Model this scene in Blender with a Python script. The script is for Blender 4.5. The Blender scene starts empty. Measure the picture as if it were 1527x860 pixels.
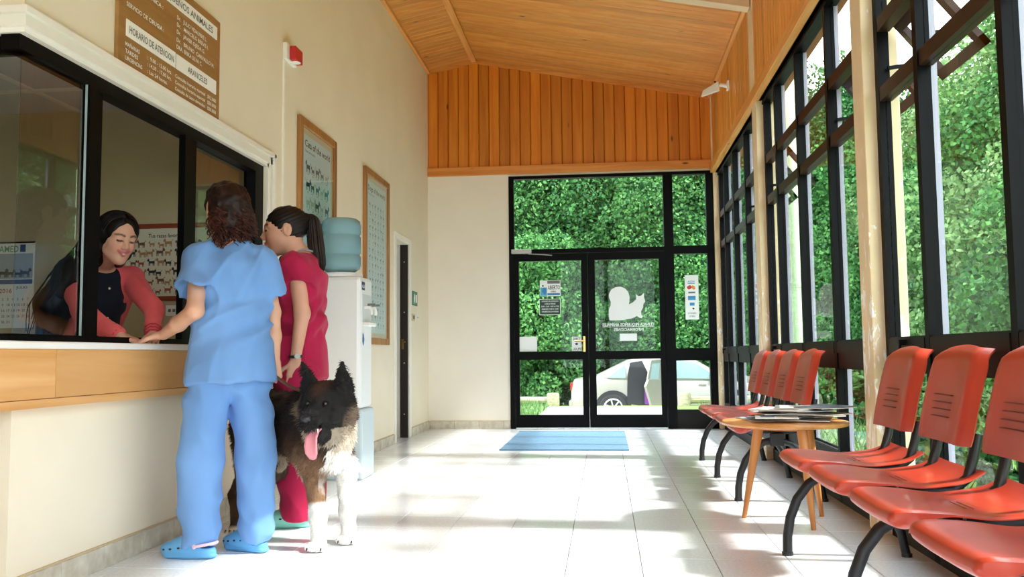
import bpy, bmesh, math, random
import numpy as np
from mathutils import Vector, Matrix, Euler
random.seed(7); rng = np.random.default_rng(11)
SC = bpy.context.scene; COL = SC.collection
PI = math.pi
# ------------------------------------------------------------------ camera
F_PX, YAW, PITCH, ROLL, EYE = 1310.84, .104885, .0750393, -.0099099, .88
def cam_axes():
    cy, sy, cp, sp = math.cos(YAW), math.sin(YAW), math.cos(PITCH), math.sin(PITCH)
    F = Vector((-sy*cp, cy*cp, sp)); R0 = Vector((cy, sy, 0)); U0 = R0.cross(F)
    cr, sr = math.cos(ROLL), math.sin(ROLL)
    return R0*cr+U0*sr, U0*cr-R0*sr, F
cR, cU, cF = cam_axes()
cam = bpy.data.cameras.new('camera'); co = bpy.data.objects.new('camera', cam); COL.objects.link(co)
m = Matrix.Identity(4)
for i in range(3): m[i][0], m[i][1], m[i][2] = cR[i], cU[i], -cF[i]
m[0][3], m[1][3], m[2][3] = 0, 0, EYE
co.matrix_world = m
cam.sensor_fit = 'HORIZONTAL'; cam.sensor_width = 36; cam.lens = F_PX/1527*36; cam.clip_start = .05; cam.clip_end = 300
SC.camera = co
# ------------------------------------------------------------------ sky, sun, exposure
W = bpy.data.worlds.new('sky'); SC.world = W; W.use_nodes = True
nt = W.node_tree; bg = nt.nodes['Background']
bg.inputs[0].default_value = (.86, .94, 1.0, 1); bg.inputs[1].default_value = 2.85
sl = bpy.data.lights.new('sun', 'SUN'); sl.energy = 4.0; sl.angle = math.radians(4.5); sl.color = (1, .98, .95)
so = bpy.data.objects.new('sun', sl); COL.objects.link(so)
sun_dir = Vector((math.cos(math.radians(43)), -.04, math.sin(math.radians(43))))
so.rotation_euler = sun_dir.to_track_quat('Z', 'Y').to_euler(); so.location = (12, 4, 12)
vs = SC.view_settings; vs.view_transform = 'Standard'; vs.look = 'None'; vs.gamma = 1; vs.use_curve_mapping = False
vs.exposure = 1.42
SC.cycles.transparent_max_bounces = 24; SC.cycles.max_bounces = 10; SC.cycles.diffuse_bounces = 6
SC.cycles.sample_clamp_indirect = 8; SC.cycles.caustics_reflective = False; SC.cycles.caustics_refractive = False

# ------------------------------------------------------------------ object helpers
def tag(o, label=None, cat=None, group=None, kind=None):
    if label: o['label'] = label
    if cat: o['category'] = cat
    if group: o['group'] = group
    if kind: o['kind'] = kind
    return o
def link(name, data, parent=None, mat=None):
    o = bpy.data.objects.new(name, data); COL.objects.link(o)
    if mat is not None and data is not None and len(data.materials) == 0: data.materials.append(mat)
    if parent is not None: o.parent = parent
    return o
def empty(name, loc=(0, 0, 0), rz=0, label=None, cat=None, group=None, kind=None):
    o = bpy.data.objects.new(name, None); COL.objects.link(o); o.empty_display_size = .1
    o.location = loc; o.rotation_euler = (0, 0, rz); tag(o, label, cat, group, kind); return o
def copy_tree(o, parent=None):
    c = o.copy(); COL.objects.link(c)
    if parent is not None: c.parent = parent
    for ch in list(o.children): copy_tree(ch, c)
    return c
def mesh_from(name, V, Fc, smooth=False, angle=None):
    me = bpy.data.meshes.new(name); me.from_pydata([tuple(v) for v in V], [], [tuple(f) for f in Fc]); me.update()
    if smooth: me.polygons.foreach_set('use_smooth', [True]*len(me.polygons))
    if angle: me.set_sharp_from_angle(angle=math.radians(angle))
    return me
class MB:
    def __init__(s): s.V = []; s.F = []
    def add(s, V, F):
        b = len(s.V); s.V += [tuple(v) for v in V]; s.F += [tuple(i+b for i in f) for f in F]; return s
    def box(s, a, b):
        x0, y0, z0 = (min(a[i], b[i]) for i in range(3)); x1, y1, z1 = (max(a[i], b[i]) for i in range(3))
        return s.add([(x0,y0,z0),(x1,y0,z0),(x1,y1,z0),(x0,y1,z0),(x0,y0,z1),(x1,y0,z1),(x1,y1,z1),(x0,y1,z1)],
                     [(0,3,2,1),(4,5,6,7),(0,1,5,4),(1,2,6,5),(2,3,7,6),(3,0,4,7)])
    def bar(s, p, q, w, h, up=(0,0,1)):
        p, q = Vector(p), Vector(q); d = (q-p).normalized(); u = Vector(up)
        r = d.cross(u).normalized(); u = r.cross(d).normalized(); r *= w/2; u *= h/2
        V = [p-r-u, p+r-u, p+r+u, p-r+u, q-r-u, q+r-u, q+r+u, q-r+u]
        return s.add(V, [(0,1,2,3),(7,6,5,4),(0,4,5,1),(1,5,6,2),(2,6,7,3),(3,7,4,0)])
    def tube(s, pts, r, n=10, cap=True):
        pts = [Vector(p) for p in pts]; rs = r if isinstance(r, (list, tuple)) else [r]*len(pts)
        t0 = (pts[1]-pts[0]).normalized(); ref = Vector((0,0,1)) if abs(t0.z) < .9 else Vector((1,0,0))
        nrm = t0.cross(ref).normalized(); V = []; F = []
        for i, p in enumerate(pts):
            t = (pts[min(i+1, len(pts)-1)]-pts[max(i-1, 0)]).normalized()
            nrm = (nrm-t*nrm.dot(t)).normalized(); b = t.cross(nrm)
            for k in range(n):
                a = 2*PI*k/n; V.append(p+(nrm*math.cos(a)+b*math.sin(a))*rs[i])
        for i in range(len(pts)-1):
            for k in range(n):
                k2 = (k+1) % n; F.append((i*n+k, i*n+k2, (i+1)*n+k2, (i+1)*n+k))
        if cap: F.append(tuple(range(n-1, -1, -1))); F.append(tuple((len(pts)-1)*n+k for k in range(n)))
        return s.add(V, F)
    def lathe(s, prof, n=24, c=(0,0,0)):
        V = []; F = []
        for r, z in prof:
            for k in range(n):
                a = 2*PI*k/n; V.append((c[0]+r*math.cos(a), c[1]+r*math.sin(a), c[2]+z))
        for i in range(len(prof)-1):
            for k in range(n):
                k2 = (k+1) % n; F.append((i*n+k, i*n+k2, (i+1)*n+k2, (i+1)*n+k))
        F.append(tuple(range(n-1, -1, -1))); F.append(tuple((len(prof)-1)*n+k for k in range(n)))
        return s.add(V, F)
    def prism(s, poly, axis, a, b):
        n = len(poly)
        def P(u, v, w): return {0:(w,u,v), 1:(u,w,v), 2:(u,v,w)}[axis]
        V = [P(u, v, a) for u, v in poly]+[P(u, v, b) for u, v in poly]
        F = [tuple(range(n)), tuple(range(2*n-1, n-1, -1))]+[(i, n+i, n+(i+1) % n, (i+1) % n) for i in range(n)]
        return s.add(V, F)
    def ell(s, c, r, nu=12, nv=8):
        V = []; F = []
        for j in range(nv+1):
            t = PI*j/nv
            for i in range(nu):
                p = 2*PI*i/nu; V.append((c[0]+r[0]*math.sin(t)*math.cos(p), c[1]+r[1]*math.sin(t)*math.sin(p), c[2]-r[2]*math.cos(t)))
        for j in range(nv):
            for i in range(nu):
                i2 = (i+1) % nu; F.append((j*nu+i, j*nu+i2, (j+1)*nu+i2, (j+1)*nu+i))
        return s.add(V, F)
    def build(s, name, mat=None, parent=None, smooth=False, bevel=0, angle=35, recalc=True):
        me = bpy.data.meshes.new(name); me.from_pydata(s.V, [], s.F)
        if recalc or bevel:
            bm = bmesh.new(); bm.from_mesh(me)
            if smooth: bmesh.ops.remove_doubles(bm, verts=bm.verts, dist=1e-6)
            bmesh.ops.recalc_face_normals(bm, faces=bm.faces)
            if bevel: bmesh.ops.bevel(bm, geom=bm.edges[:], offset=bevel, segments=2 if bevel > .004 else 1, affect='EDGES', profile=.5)
            bm.to_mesh(me); bm.free()
        me.update()
        if smooth:
            me.polygons.foreach_set('use_smooth', [True]*len(me.polygons))
            if angle: me.set_sharp_from_angle(angle=math.radians(angle))
        return link(name, me, parent, mat)
def B(a, b): return MB().box(a, b)

# ------------------------------------------------------------------ materials
MATS = {}
def nodes(name):
    mt = bpy.data.materials.new(name); mt.use_nodes = True; MATS[name] = mt
    return mt, mt.node_tree, mt.node_tree.nodes['Principled BSDF']
def N(t, ty, **kw):
    n = t.nodes.new(ty)
    for k, v in kw.items():
        if k.startswith('i_'):
            key = k[2:]; key = int(key) if key.isdigit() else key.replace('_', ' ')
            n.inputs[key].default_value = v
        else: setattr(n, k, v)
    return n
def rgba(c): return (c[0], c[1], c[2], 1)
def srgb(h):
    c = [int(h[i:i+2], 16)/255 for i in (0, 2, 4)]
    return tuple(x/12.92 if x <= .04045 else ((x+.055)/1.055)**2.4 for x in c)
def mat(name, c, rough=.5, metal=0, var=.0, vscale=8, bump=0, bscale=60, spec=.5, sheen=0, coat=0, c2=None, stretch=None, detail=4, vc=False, emis=None):
    mt, t, p = nodes(name)
    p.inputs['Roughness'].default_value = rough; p.inputs['Metallic'].default_value = metal
    p.inputs['Specular IOR Level'].default_value = spec; p.inputs['Sheen Weight'].default_value = sheen; p.inputs['Coat Weight'].default_value = coat
    p.inputs['Base Color'].default_value = rgba(c)
    if var or bump or c2:
        tc = N(t, 'ShaderNodeTexCoord'); src = tc.outputs['Object']
        if stretch:
            mp = N(t, 'ShaderNodeMapping'); mp.inputs['Scale'].default_value = stretch; t.links.new(src, mp.inputs[0]); src = mp.outputs[0]
    if var or c2:
        nz = N(t, 'ShaderNodeTexNoise', i_Scale=vscale, i_Detail=detail); t.links.new(src, nz.inputs['Vector'])
        rp = N(t, 'ShaderNodeValToRGB'); rp.color_ramp.elements[0].position = .32; rp.color_ramp.elements[1].position = .7
        b = c2 if c2 else tuple(x*(1-var) for x in c)
        rp.color_ramp.elements[0].color = rgba(b); rp.color_ramp.elements[1].color = rgba(c)
        t.links.new(nz.outputs['Fac'], rp.inputs[0]); t.links.new(rp.outputs[0], p.inputs['Base Color'])
    if vc:
        at = N(t, 'ShaderNodeVertexColor', layer_name='Col'); t.links.new(at.outputs[0], p.inputs['Base Color'])
    if bump:
        nb = N(t, 'ShaderNodeTexNoise', i_Scale=bscale, i_Detail=3.); t.links.new(src, nb.inputs['Vector'])
        bp = N(t, 'ShaderNodeBump', i_Strength=bump, i_Distance=.01); t.links.new(nb.outputs['Fac'], bp.inputs['Height']); t.links.new(bp.outputs[0], p.inputs['Normal'])
    return mt
def wood(name, c1, c2, axis, rough=.45, scale=1., knots=True, rnd=.25, knotc=(.10,.03,.008), coat=.0):
    """board wood: grain along axis, object-space; each board shifts tone with Object Info Random"""
    mt, t, p = nodes(name); p.inputs['Roughness'].default_value = rough; p.inputs['Coat Weight'].default_value = coat
    tc = N(t, 'ShaderNodeTexCoord'); oi = N(t, 'ShaderNodeObjectInfo')
    geo = N(t, 'ShaderNodeNewGeometry')
    mul = N(t, 'ShaderNodeVectorMath', operation='SCALE'); cx = N(t, 'ShaderNodeCombineXYZ')
    rm = N(t, 'ShaderNodeMath', operation='MULTIPLY', i_1=37.); t.links.new(oi.outputs['Random'], rm.inputs[0])
    for k in range(3): t.links.new(rm.outputs[0], cx.inputs[k])
    ad = N(t, 'ShaderNodeVectorMath', operation='ADD'); t.links.new(geo.outputs['Position'], ad.inputs[0]); t.links.new(cx.outputs[0], ad.inputs[1])
    mp = N(t, 'ShaderNodeMapping'); sc = [15*scale]*3; sc[axis] = .9*scale; mp.inputs['Scale'].default_value = sc; t.links.new(ad.outputs[0], mp.inputs[0])
    nz = N(t, 'ShaderNodeTexNoise', i_Scale=1., i_Detail=5., i_Distortion=.8); t.links.new(mp.outputs[0], nz.inputs['Vector'])
    rp = N(t, 'ShaderNodeValToRGB'); rp.color_ramp.elements[0].position = .35; rp.color_ramp.elements[1].position = .68
    rp.color_ramp.elements[0].color = rgba(c2); rp.color_ramp.elements[1].color = rgba(c1); t.links.new(nz.outputs['Fac'], rp.inputs[0])
    out = rp.outputs[0]
    if knots:
        mk = N(t, 'ShaderNodeMapping'); sk = [7.5*scale]*3; sk[axis] = 2.6*scale; mk.inputs['Scale'].default_value = sk; t.links.new(ad.outputs[0], mk.inputs[0])
        vo = N(t, 'ShaderNodeTexVoronoi', i_Scale=1.); t.links.new(mk.outputs[0], vo.inputs['Vector'])
        kr = N(t, 'ShaderNodeMapRange', i_1=.05, i_2=.13, i_3=1., i_4=0.); t.links.new(vo.outputs['Distance'], kr.inputs[0])
        wn = N(t, 'ShaderNodeTexWhiteNoise'); t.links.new(vo.outputs['Position'], wn.inputs['Vector'])
        gt = N(t, 'ShaderNodeMath', operation='GREATER_THAN', i_1=.72); t.links.new(wn.outputs['Value'], gt.inputs[0])
        mm = N(t, 'ShaderNodeMath', operation='MULTIPLY'); t.links.new(kr.outputs[0], mm.inputs[0]); t.links.new(gt.outputs[0], mm.inputs[1])
        mx = N(t, 'ShaderNodeMix', data_type='RGBA'); t.links.new(mm.outputs[0], mx.inputs[0]); t.links.new(out, mx.inputs[6]); mx.inputs[7].default_value = rgba(knotc); out = mx.outputs[2]
    hv = N(t, 'ShaderNodeHueSaturation'); mr = N(t, 'ShaderNodeMapRange', i_3=1-rnd, i_4=1+rnd*.6); t.links.new(oi.outputs['Random'], mr.inputs[0])
    t.links.new(mr.outputs[0], hv.inputs['Value']); t.links.new(out, hv.inputs['Color']); t.links.new(hv.outputs[0], p.inputs['Base Color'])
    return mt
def glass(name, tint=(1,1,1), ior=1.45, rough=0.0, refl=1.0):
    mt = bpy.data.materials.new(name); mt.use_nodes = True; t = mt.node_tree; t.nodes.clear(); MATS[name] = mt
    o = N(t, 'ShaderNodeOutputMaterial'); tr = N(t, 'ShaderNodeBsdfTransparent'); tr.inputs[0].default_value = rgba(tint)
    gl = N(t, 'ShaderNodeBsdfGlossy'); gl.inputs['Roughness'].default_value = rough
    fr = N(t, 'ShaderNodeFresnel', i_IOR=ior); mu = N(t, 'ShaderNodeMath', operation='MULTIPLY', i_1=refl); t.links.new(fr.outputs[0], mu.inputs[0])
    ge = N(t, 'ShaderNodeNewGeometry'); ib = N(t, 'ShaderNodeMath', operation='SUBTRACT', i_0=1.); t.links.new(ge.outputs['Backfacing'], ib.inputs[1]); m2 = N(t, 'ShaderNodeMath', operation='MULTIPLY'); t.links.new(mu.outputs[0], m2.inputs[0]); t.links.new(ib.outputs[0], m2.inputs[1])
    mx = N(t, 'ShaderNodeMixShader'); t.links.new(m2.outputs[0], mx.inputs[0]); t.links.new(tr.outputs[0], mx.inputs[1]); t.links.new(gl.outputs[0], mx.inputs[2]); t.links.new(mx.outputs[0], o.inputs[0])
    return mt
def leafmat(name, c1, c2, transl=.35):
    mt = bpy.data.materials.new(name); mt.use_nodes = True; t = mt.node_tree; t.nodes.clear(); MATS[name] = mt
    o = N(t, 'ShaderNodeOutputMaterial'); g = N(t, 'ShaderNodeNewGeometry'); oi = N(t, 'ShaderNodeObjectInfo')
    rp = N(t, 'ShaderNodeValToRGB'); rp.color_ramp.elements[0].color = rgba(c2); rp.color_ramp.elements[1].color = rgba(c1)
    t.links.new(g.outputs['Random Per Island'], rp.inputs[0])
    hv = N(t, 'ShaderNodeHueSaturation'); mr = N(t, 'ShaderNodeMapRange', i_3=.75, i_4=1.25); t.links.new(oi.outputs['Random'], mr.inputs[0])
    t.links.new(mr.outputs[0], hv.inputs['Value']); t.links.new(rp.outputs[0], hv.inputs['Color'])
    d = N(t, 'ShaderNodeBsdfPrincipled'); d.inputs['Roughness'].default_value = .6; d.inputs['Specular IOR Level'].default_value = .2; tl = N(t, 'ShaderNodeBsdfTranslucent')
    t.links.new(hv.outputs[0], d.inputs['Base Color']); t.links.new(hv.outputs[0], tl.inputs[0])
    mx = N(t, 'ShaderNodeMixShader'); mx.inputs[0].default_value = transl
    t.links.new(d.outputs[0], mx.inputs[1]); t.links.new(tl.outputs[0], mx.inputs[2]); t.links.new(mx.outputs[0], o.inputs[0])
    return mt
M_wall = mat('cream_plaster', srgb('EFE4CE'), .75, var=.05, vscale=2.2, bump=.05, bscale=90, spec=.3)
M_wallw = mat('pale_plaster', srgb('F2EBDD'), .75, var=.04, vscale=2.5, bump=.05, bscale=90, spec=.3)
M_trim = mat('cream_paint', srgb('F1ECE2'), .45, var=.04, vscale=5)
M_black = mat('black_metal', (.002,.002,.0024), .45, var=.3, vscale=20, spec=.09)
M_dark = mat('dark_bronze_metal', (.010,.0085,.0075), .45, var=.25, vscale=9, spec=.15)
M_brown = mat('brown_rail_metal', (.030,.013,.008), .45, var=.2, vscale=9, spec=.2)
M_daylit = mat('daylit_pale_metal', srgb('9C9AAC'), .4)  # daylight on the mullions' outer part is put into this paler colour
M_glass = glass('window_glass', (.97,.985,.98), 1.27)
M_glassr = glass('side_window_glass', (.96,.985,.975), 1.36)
M_glassd = glass('booth_glass', (.86,.88,.87), 1.5, refl=1.4)
M_gable = wood('gable_pine', srgb('E08A22'), srgb('CC7014'), 2, .42, rnd=.22)
M_ceil = wood('ceiling_pine', srgb('DF9A4C'), srgb('CF8230'), 0, .5, rnd=.14)
M_wallpine = wood('side_pine', srgb('E9A552'), srgb('D98C3A'), 2, .42, rnd=.25)
M_beam = wood('beam_pine', srgb('E39A4E'), srgb('CC7A2C'), 0, .42, rnd=.1)
M_beamy = wood('beam_pine_long', srgb('E8A860'), srgb('D08A40'), 1, .42, rnd=.1)
# ------------------------------------------------------------------ room shell
XL, XR, XC, YB = -2.13, 1.39, 1.30, 10.5          # left wall, glazing plane, column face, end wall
ROOF = [(-5.2, 3.61), (XL, 4.385), (-1.55, 4.505), (XC, 3.945)]
YN = -3.2                                          # the hall goes on behind the viewer
# floor: slab + tiles
M_tile = mat('terrazzo_tile', srgb('EDF0F3'), .17, var=.15, vscale=70, detail=6, spec=.55)
M_grout = mat('grout', srgb('6F6B66'), .8)
fl = tag(B((-5.2, YN, -.12), (1.5, YB+.12, -.012)).build('floor', M_grout), 'pale glossy square tiled floor of the waiting hall', 'floor', kind='structure')
T = .312; hw = T/2-.0016
mb = MB(); z0, z1, e = -.012, 0, .0012
mb.add([(-hw,-hw,z0),(hw,-hw,z0),(hw,hw,z0),(-hw,hw,z0),(-hw,-hw,z1-e),(hw,-hw,z1-e),(hw,hw,z1-e),(-hw,hw,z1-e),
        (-hw+e,-hw+e,z1),(hw-e,-hw+e,z1),(hw-e,hw-e,z1),(-hw+e,hw-e,z1)],
       [(0,1,5,4),(1,2,6,5),(2,3,7,6),(3,0,4,7),(4,5,9,8),(5,6,10,9),(6,7,11,10),(7,4,8,11),(8,9,10,11)])
tile_me = mesh_from('tile', mb.V, mb.F); tile_me.materials.append(M_tile)
rest = MB(); nt_ = 0
tiles = []
for j in range(-22, 24):
    for i in range(-16, 8):
        x = -.49+T*(i+.5); y = 3.59+T*(j+.5)
        if x < -5.1 or x-hw > 1.46 or y+hw < YN or y-hw > YB+.1: continue
        vis = (y > 2.75 and x > XL-.1 and x-.16 < 1.4)
        # seen by the camera when within the frame
        u = (Vector((x, y, -EYE))).dot(cR)/(Vector((x, y, -EYE))).dot(cF) if y > .5 else 9
        tiles.append((0 if (vis and abs(u) < .62) else 1, y, x))
tiles.sort()
for k, (q, y, x) in enumerate(tiles):
    if k < 290 and q == 0:
        o = bpy.data.objects.new('tile', tile_me); COL.objects.link(o); o.location = (x, y, 0); o.parent = fl
    else: rest.add([(v[0]+x, v[1]+y, v[2]) for v in mb.V], mb.F)
o = rest.build('tile_field', M_tile, fl, recalc=False); o['kind'] = 'stuff'
# left wall with the reception window and a side door
WY0, WY1, WZ0, WZ1 = 2.98, 5.33, .917, 2.09
DY0, DY1, DZ = 8.80, 9.42, 2.09
w = MB(); x0, x1 = XL-.14, XL
w.box((x0, WY0, -.01), (x1, WY1, WZ0)); w.box((x0, WY0, WZ1), (x1, WY1, 4.36)); w.box((x0, WY1, -.01), (x1, DY0, 4.36))
w.box((x0, DY0, DZ), (x1, DY1, 4.36)); w.box((x0, DY1, -.01), (x1, YB, 4.36))
tag(w.build('wall_left', M_wall), 'long cream plaster wall with the reception window', 'wall', kind='structure')
w = MB(); w.box((-5.2, WY0, -.01), (x0, WY0+.14, WZ0)); w.box((-5.2, WY0, WZ1), (x0, WY0+.14, 4.0)); w.box((-5.2, WY0+.14, WZ0), (-4.9, WY0, WZ1))
tag(w.build('wall_booth', M_wall), 'short cream wall of the reception booth facing the viewer', 'wall', kind='structure')
# booth room behind
w = MB(); w.box((-4.9, 5.5, 0), (x0, 5.62, 2.55))
M_booth = mat('booth_plaster', srgb('BFAE8C'), .8, var=.05, vscale=2)
tag(w.build('wall_booth_far', M_booth), 'tan inner wall of the booth holding the dog poster', 'wall', kind='structure')
tag(B((-5.0, 3.12, 0), (-4.9, 5.62, 2.55)).build('wall_booth_side', M_booth), 'tan side wall deep inside the booth', 'wall', kind='structure')
bc = tag(B((-5.0, 3.12, 2.55), (x0, 5.62, 2.6)).build('ceiling_booth', mat('booth_ceiling_paint', srgb('D5D3D6'), .8)), 'grey white panelled ceiling inside the booth', 'ceiling', kind='structure')
for k in range(3): B((-4.9, 3.5+.75*k, 2.535), (x0, 3.53+.75*k, 2.55)).build('batten', M_trim, bc)
B((-3.52, 3.12, 2.538), (-3.49, 5.5, 2.55)).build('batten', M_trim, bc)
# end wall
w = MB(); w.box((XL-.14, YB, -.01), (-1.135, YB+.14, 3.07)); w.box((-1.135, YB, 3.035), (1.5, YB+.14, 3.07))
tag(w.build('wall_back', M_wallw), 'pale plaster end wall left of the glazed entrance', 'wall', kind='structure')
def roof_z(x):
    for (a, za), (b, zb) in zip(ROOF, ROOF[1:]):
        if x <= b: return za+(zb-za)*(x-a)/(b-a)
    return ROOF[-1][1]
gw = MB(); gw.add([(XL-.14, YB+.02, 3.05), (1.5, YB+.02, 3.05), (1.5, YB+.02, 3.9), (-1.55, YB+.02, 4.5), (XL-.14, YB+.02, 4.38),
                   (XL-.14, YB+.14, 3.05), (1.5, YB+.14, 3.05), (1.5, YB+.14, 3.9), (-1.55, YB+.14, 4.5), (XL-.14, YB+.14, 4.38)],
                  [(0,1,2,3,4),(9,8,7,6,5),(0,5,6,1),(1,6,7,2),(2,7,8,3),(3,8,9,4),(4,9,5,0)])
M_joint = mat('pine_joint', srgb('7A3A0C'), .8)
gable = tag(gw.build('wall_gable', M_joint), 'orange pine clad gable above the glazed entrance', 'wall', kind='structure')
nb = 27; bw = (XC-XL)/nb
for k in range(nb):
    a, b = XL+k*bw+.0025, XL+(k+1)*bw-.0025
    za, zb = roof_z(a)-.005, roof_z(b)-.005; y0, y1 = YB-.004+random.uniform(-.0015, .0015), YB+.02; c = .008
    mbd = MB().add([(a,y1,3.1),(b,y1,3.1),(b,y1,zb),(a,y1,za),(a,y0+c,3.1),(b,y0+c,3.1),(b,y0+c,zb),(a,y0+c,za),(a+c,y0,3.1),(b-c,y0,3.1),(b-c,y0,zb),(a+c,y0,za)],
        [(0,3,2,1),(0,1,5,4),(1,2,6,5),(2,3,7,6),(3,0,4,7),(4,5,9,8),(5,6,10,9),(6,7,11,10),(7,4,8,11),(8,9,10,11)])
    if a < -1.55 < b: pass
    mbd.build('board', M_gable, gable)
o = B((XL, YB-.035, 3.062), (XC, YB+.02, 3.165)).build('gable_rail', M_beam, gable, bevel=.004)
for (a, b) in ((XL, -1.55), (-1.55, XC)):
    za, zb = roof_z(a), roof_z(b)
    MB().prism([(a, za-.045), (b, zb-.045), (b, zb), (a, za)], 1, YB-.03, YB-.003).build('cornice', M_beam, gable)
# ceiling
cl = MB(); t_ = .08
for (a, za), (b, zb) in zip(ROOF, ROOF[1:]):
    cl.prism([(a, za+.012), (b, zb+.012), (b, zb+.012+t_), (a, za+.012+t_)], 1, YN, YB+.14)
cl.prism([(XC, 3.957), (1.75, 3.957-.09), (1.75, 4.0), (XC, 4.04)], 1, YN, YB+.14)
ceil = tag(cl.build('ceiling', M_ceil), 'honey coloured pine board ceiling with two slopes', 'ceiling', kind='structure')
y = YB-.004; k = 0; far = MB()
while y > YN:
    wd = .098
    for si, ((a, za), (b, zb)) in enumerate(zip(ROOF, ROOF[1:])):
        y1, y0 = y-.0015, y-wd+.0015; c = .006; d = .012
        V = [(a,y0,za+d),(b,y0,zb+d),(b,y1,zb+d),(a,y1,za+d),(a,y0,za+c),(b,y0,zb+c),(b,y1,zb+c),(a,y1,za+c),(a,y0+c,za),(b,y0+c,zb),(b,y1-c,zb),(a,y1-c,za)]
        Fq = [(0,1,2,3),(0,4,5,1),(1,5,6,2),(2,6,7,3),(3,7,4,0),(4,8,9,5),(5,9,10,6),(6,10,11,7),(7,11,8,4),(8,11,10,9)]
        if y > 6.6 and si > 0: MB().add(V, Fq).build('board', M_ceil, ceil, recalc=False)
        else: far.add(V, Fq)
    y -= wd; k += 1
o = far.build('board_field', M_ceil, ceil, recalc=False); o['kind'] = 'stuff'
MB().prism([(-1.585, 4.47), (-1.515, 4.47), (-1.515, 4.49), (-1.55, 4.515), (-1.585, 4.49)], 1, YN, YB-.03).build('ridge_strip', M_beamy, ceil)
MB().prism([(XL, 4.345), (XL+.035, 4.352), (XL+.035, 4.39), (XL, 4.385)], 1, YN, YB-.03).build('cornice', M_beamy, ceil)
MB().prism([(XC-.035, 3.915), (XC, 3.91), (XC, 3.945), (XC-.035, 3.952)], 1, YN, YB-.03).build('cornice', M_beamy, ceil)
# cream tie beam crossing at the column
M_col = mat('peeling_column_paint', srgb('E6CFA6'), .6, var=.1, vscale=6)
mt = M_col; t = mt.node_tree; p = t.nodes['Principled BSDF']
tc = N(t, 'ShaderNodeNewGeometry'); nz = N(t, 'ShaderNodeTexNoise', i_Scale=9., i_Detail=6., i_Roughness=.65, i_Distortion=.6)
mp_ = N(t, 'ShaderNodeMapping'); mp_.inputs['Scale'].default_value = (2.2, 2.2, .8); t.links.new(tc.outputs['Position'], mp_.inputs[0]); t.links.new(mp_.outputs[0], nz.inputs['Vector'])
sx = N(t, 'ShaderNodeSeparateXYZ'); t.links.new(tc.outputs['Position'], sx.inputs[0])
zr = N(t, 'ShaderNodeMapRange', i_1=2.1, i_2=.9, i_3=-.10, i_4=.03); t.links.new(sx.outputs[2], zr.inputs[0])
am = N(t, 'ShaderNodeMath', operation='ADD'); t.links.new(nz.outputs['Fac'], am.inputs[0]); t.links.new(zr.outputs[0], am.inputs[1])
gt = N(t, 'ShaderNodeMapRange', i_1=.575, i_2=.60); t.links.new(am.outputs[0], gt.inputs[0])
mx = N(t, 'ShaderNodeMix', data_type='RGBA'); old = p.inputs['Base Color'].links[0].from_socket
t.links.new(old, mx.inputs[6]); mx.inputs[7].default_value = rgba(srgb('F4F1EA')); t.links.new(gt.outputs[0], mx.inputs[0]); t.links.new(mx.outputs[2], p.inputs['Base Color'])
COLS = [(10.44, 10.62), (7.48, 7.68), (4.46, 4.64), (1.46, 1.64), (-1.54, -1.36)]
lab = ['slim peeling cream column in the corner by the entrance', 'slim cream column between the second and third glazed bays', 'cream column with flaking white paint behind the near bench', 'cream column beside the viewer', 'cream column behind the viewer']
for k, (a, b) in enumerate(COLS):
    cm = MB().box((XC, a, 0), (1.475, b, 3.05))
    cm.box((XC-.012, a, 3.05), (XC+.02, b, 3.93))
    tag(cm.build('column', M_col, bevel=.006), lab[k], 'column', kind='structure')
ty = 7.58
za, zb = roof_z(-1.55), roof_z(XC)
tm = MB()
for (a, b) in ((XL, -1.55), (-1.55, XC-.02)):
    tm.prism([(a, roof_z(a)-.12), (b, roof_z(b)-.12), (b, roof_z(b)-.002), (a, roof_z(a)-.002)], 1, ty-.07, ty+.05)
tag(tm.build('trim_1', M_col), 'cream painted rafter crossing under the pine ceiling', 'beam', kind='structure')
# upper right wall
rw = tag(B((XC+.025, YN, 3.0), (1.5, YB, 3.94)).build('wall_right', M_joint), 'orange pine boarded wall above the long glazing', 'wall', kind='structure')
y = YB-.03; bm_far = MB()
while y > YN:
    wd = .105; a, b = y-wd+.002, y-.002; c = .007; X0, X1 = XC+random.uniform(-.001, .001), XC+.026
    V = [(X1,a,3.05),(X1,b,3.05),(X1,b,3.94),(X1,a,3.94),(X0+c,a,3.05),(X0+c,b,3.05),(X0+c,b,3.94),(X0+c,a,3.94),(X0,a+c,3.05),(X0,b-c,3.05),(X0,b-c,3.94),(X0,a+c,3.94)]
    Fq = [(0,1,2,3),(0,4,5,1),(1,5,6,2),(2,6,7,3),(3,7,4,0),(4,8,9,5),(5,9,10,6),(6,10,11,7),(7,11,8,4),(8,11,10,9)]
    if y > 4.4: MB().add(V, Fq).build('board', M_wallpine, rw)
    else: bm_far.add(V, Fq)
    y -= wd
o = bm_far.build('board_field', M_wallpine, rw); o['kind'] = 'stuff'
B((XC-.03, YN, 3.0), (XC+.08, YB-.04, 3.10)).build('head_rail', M_beamy, rw, bevel=.004)
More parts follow.
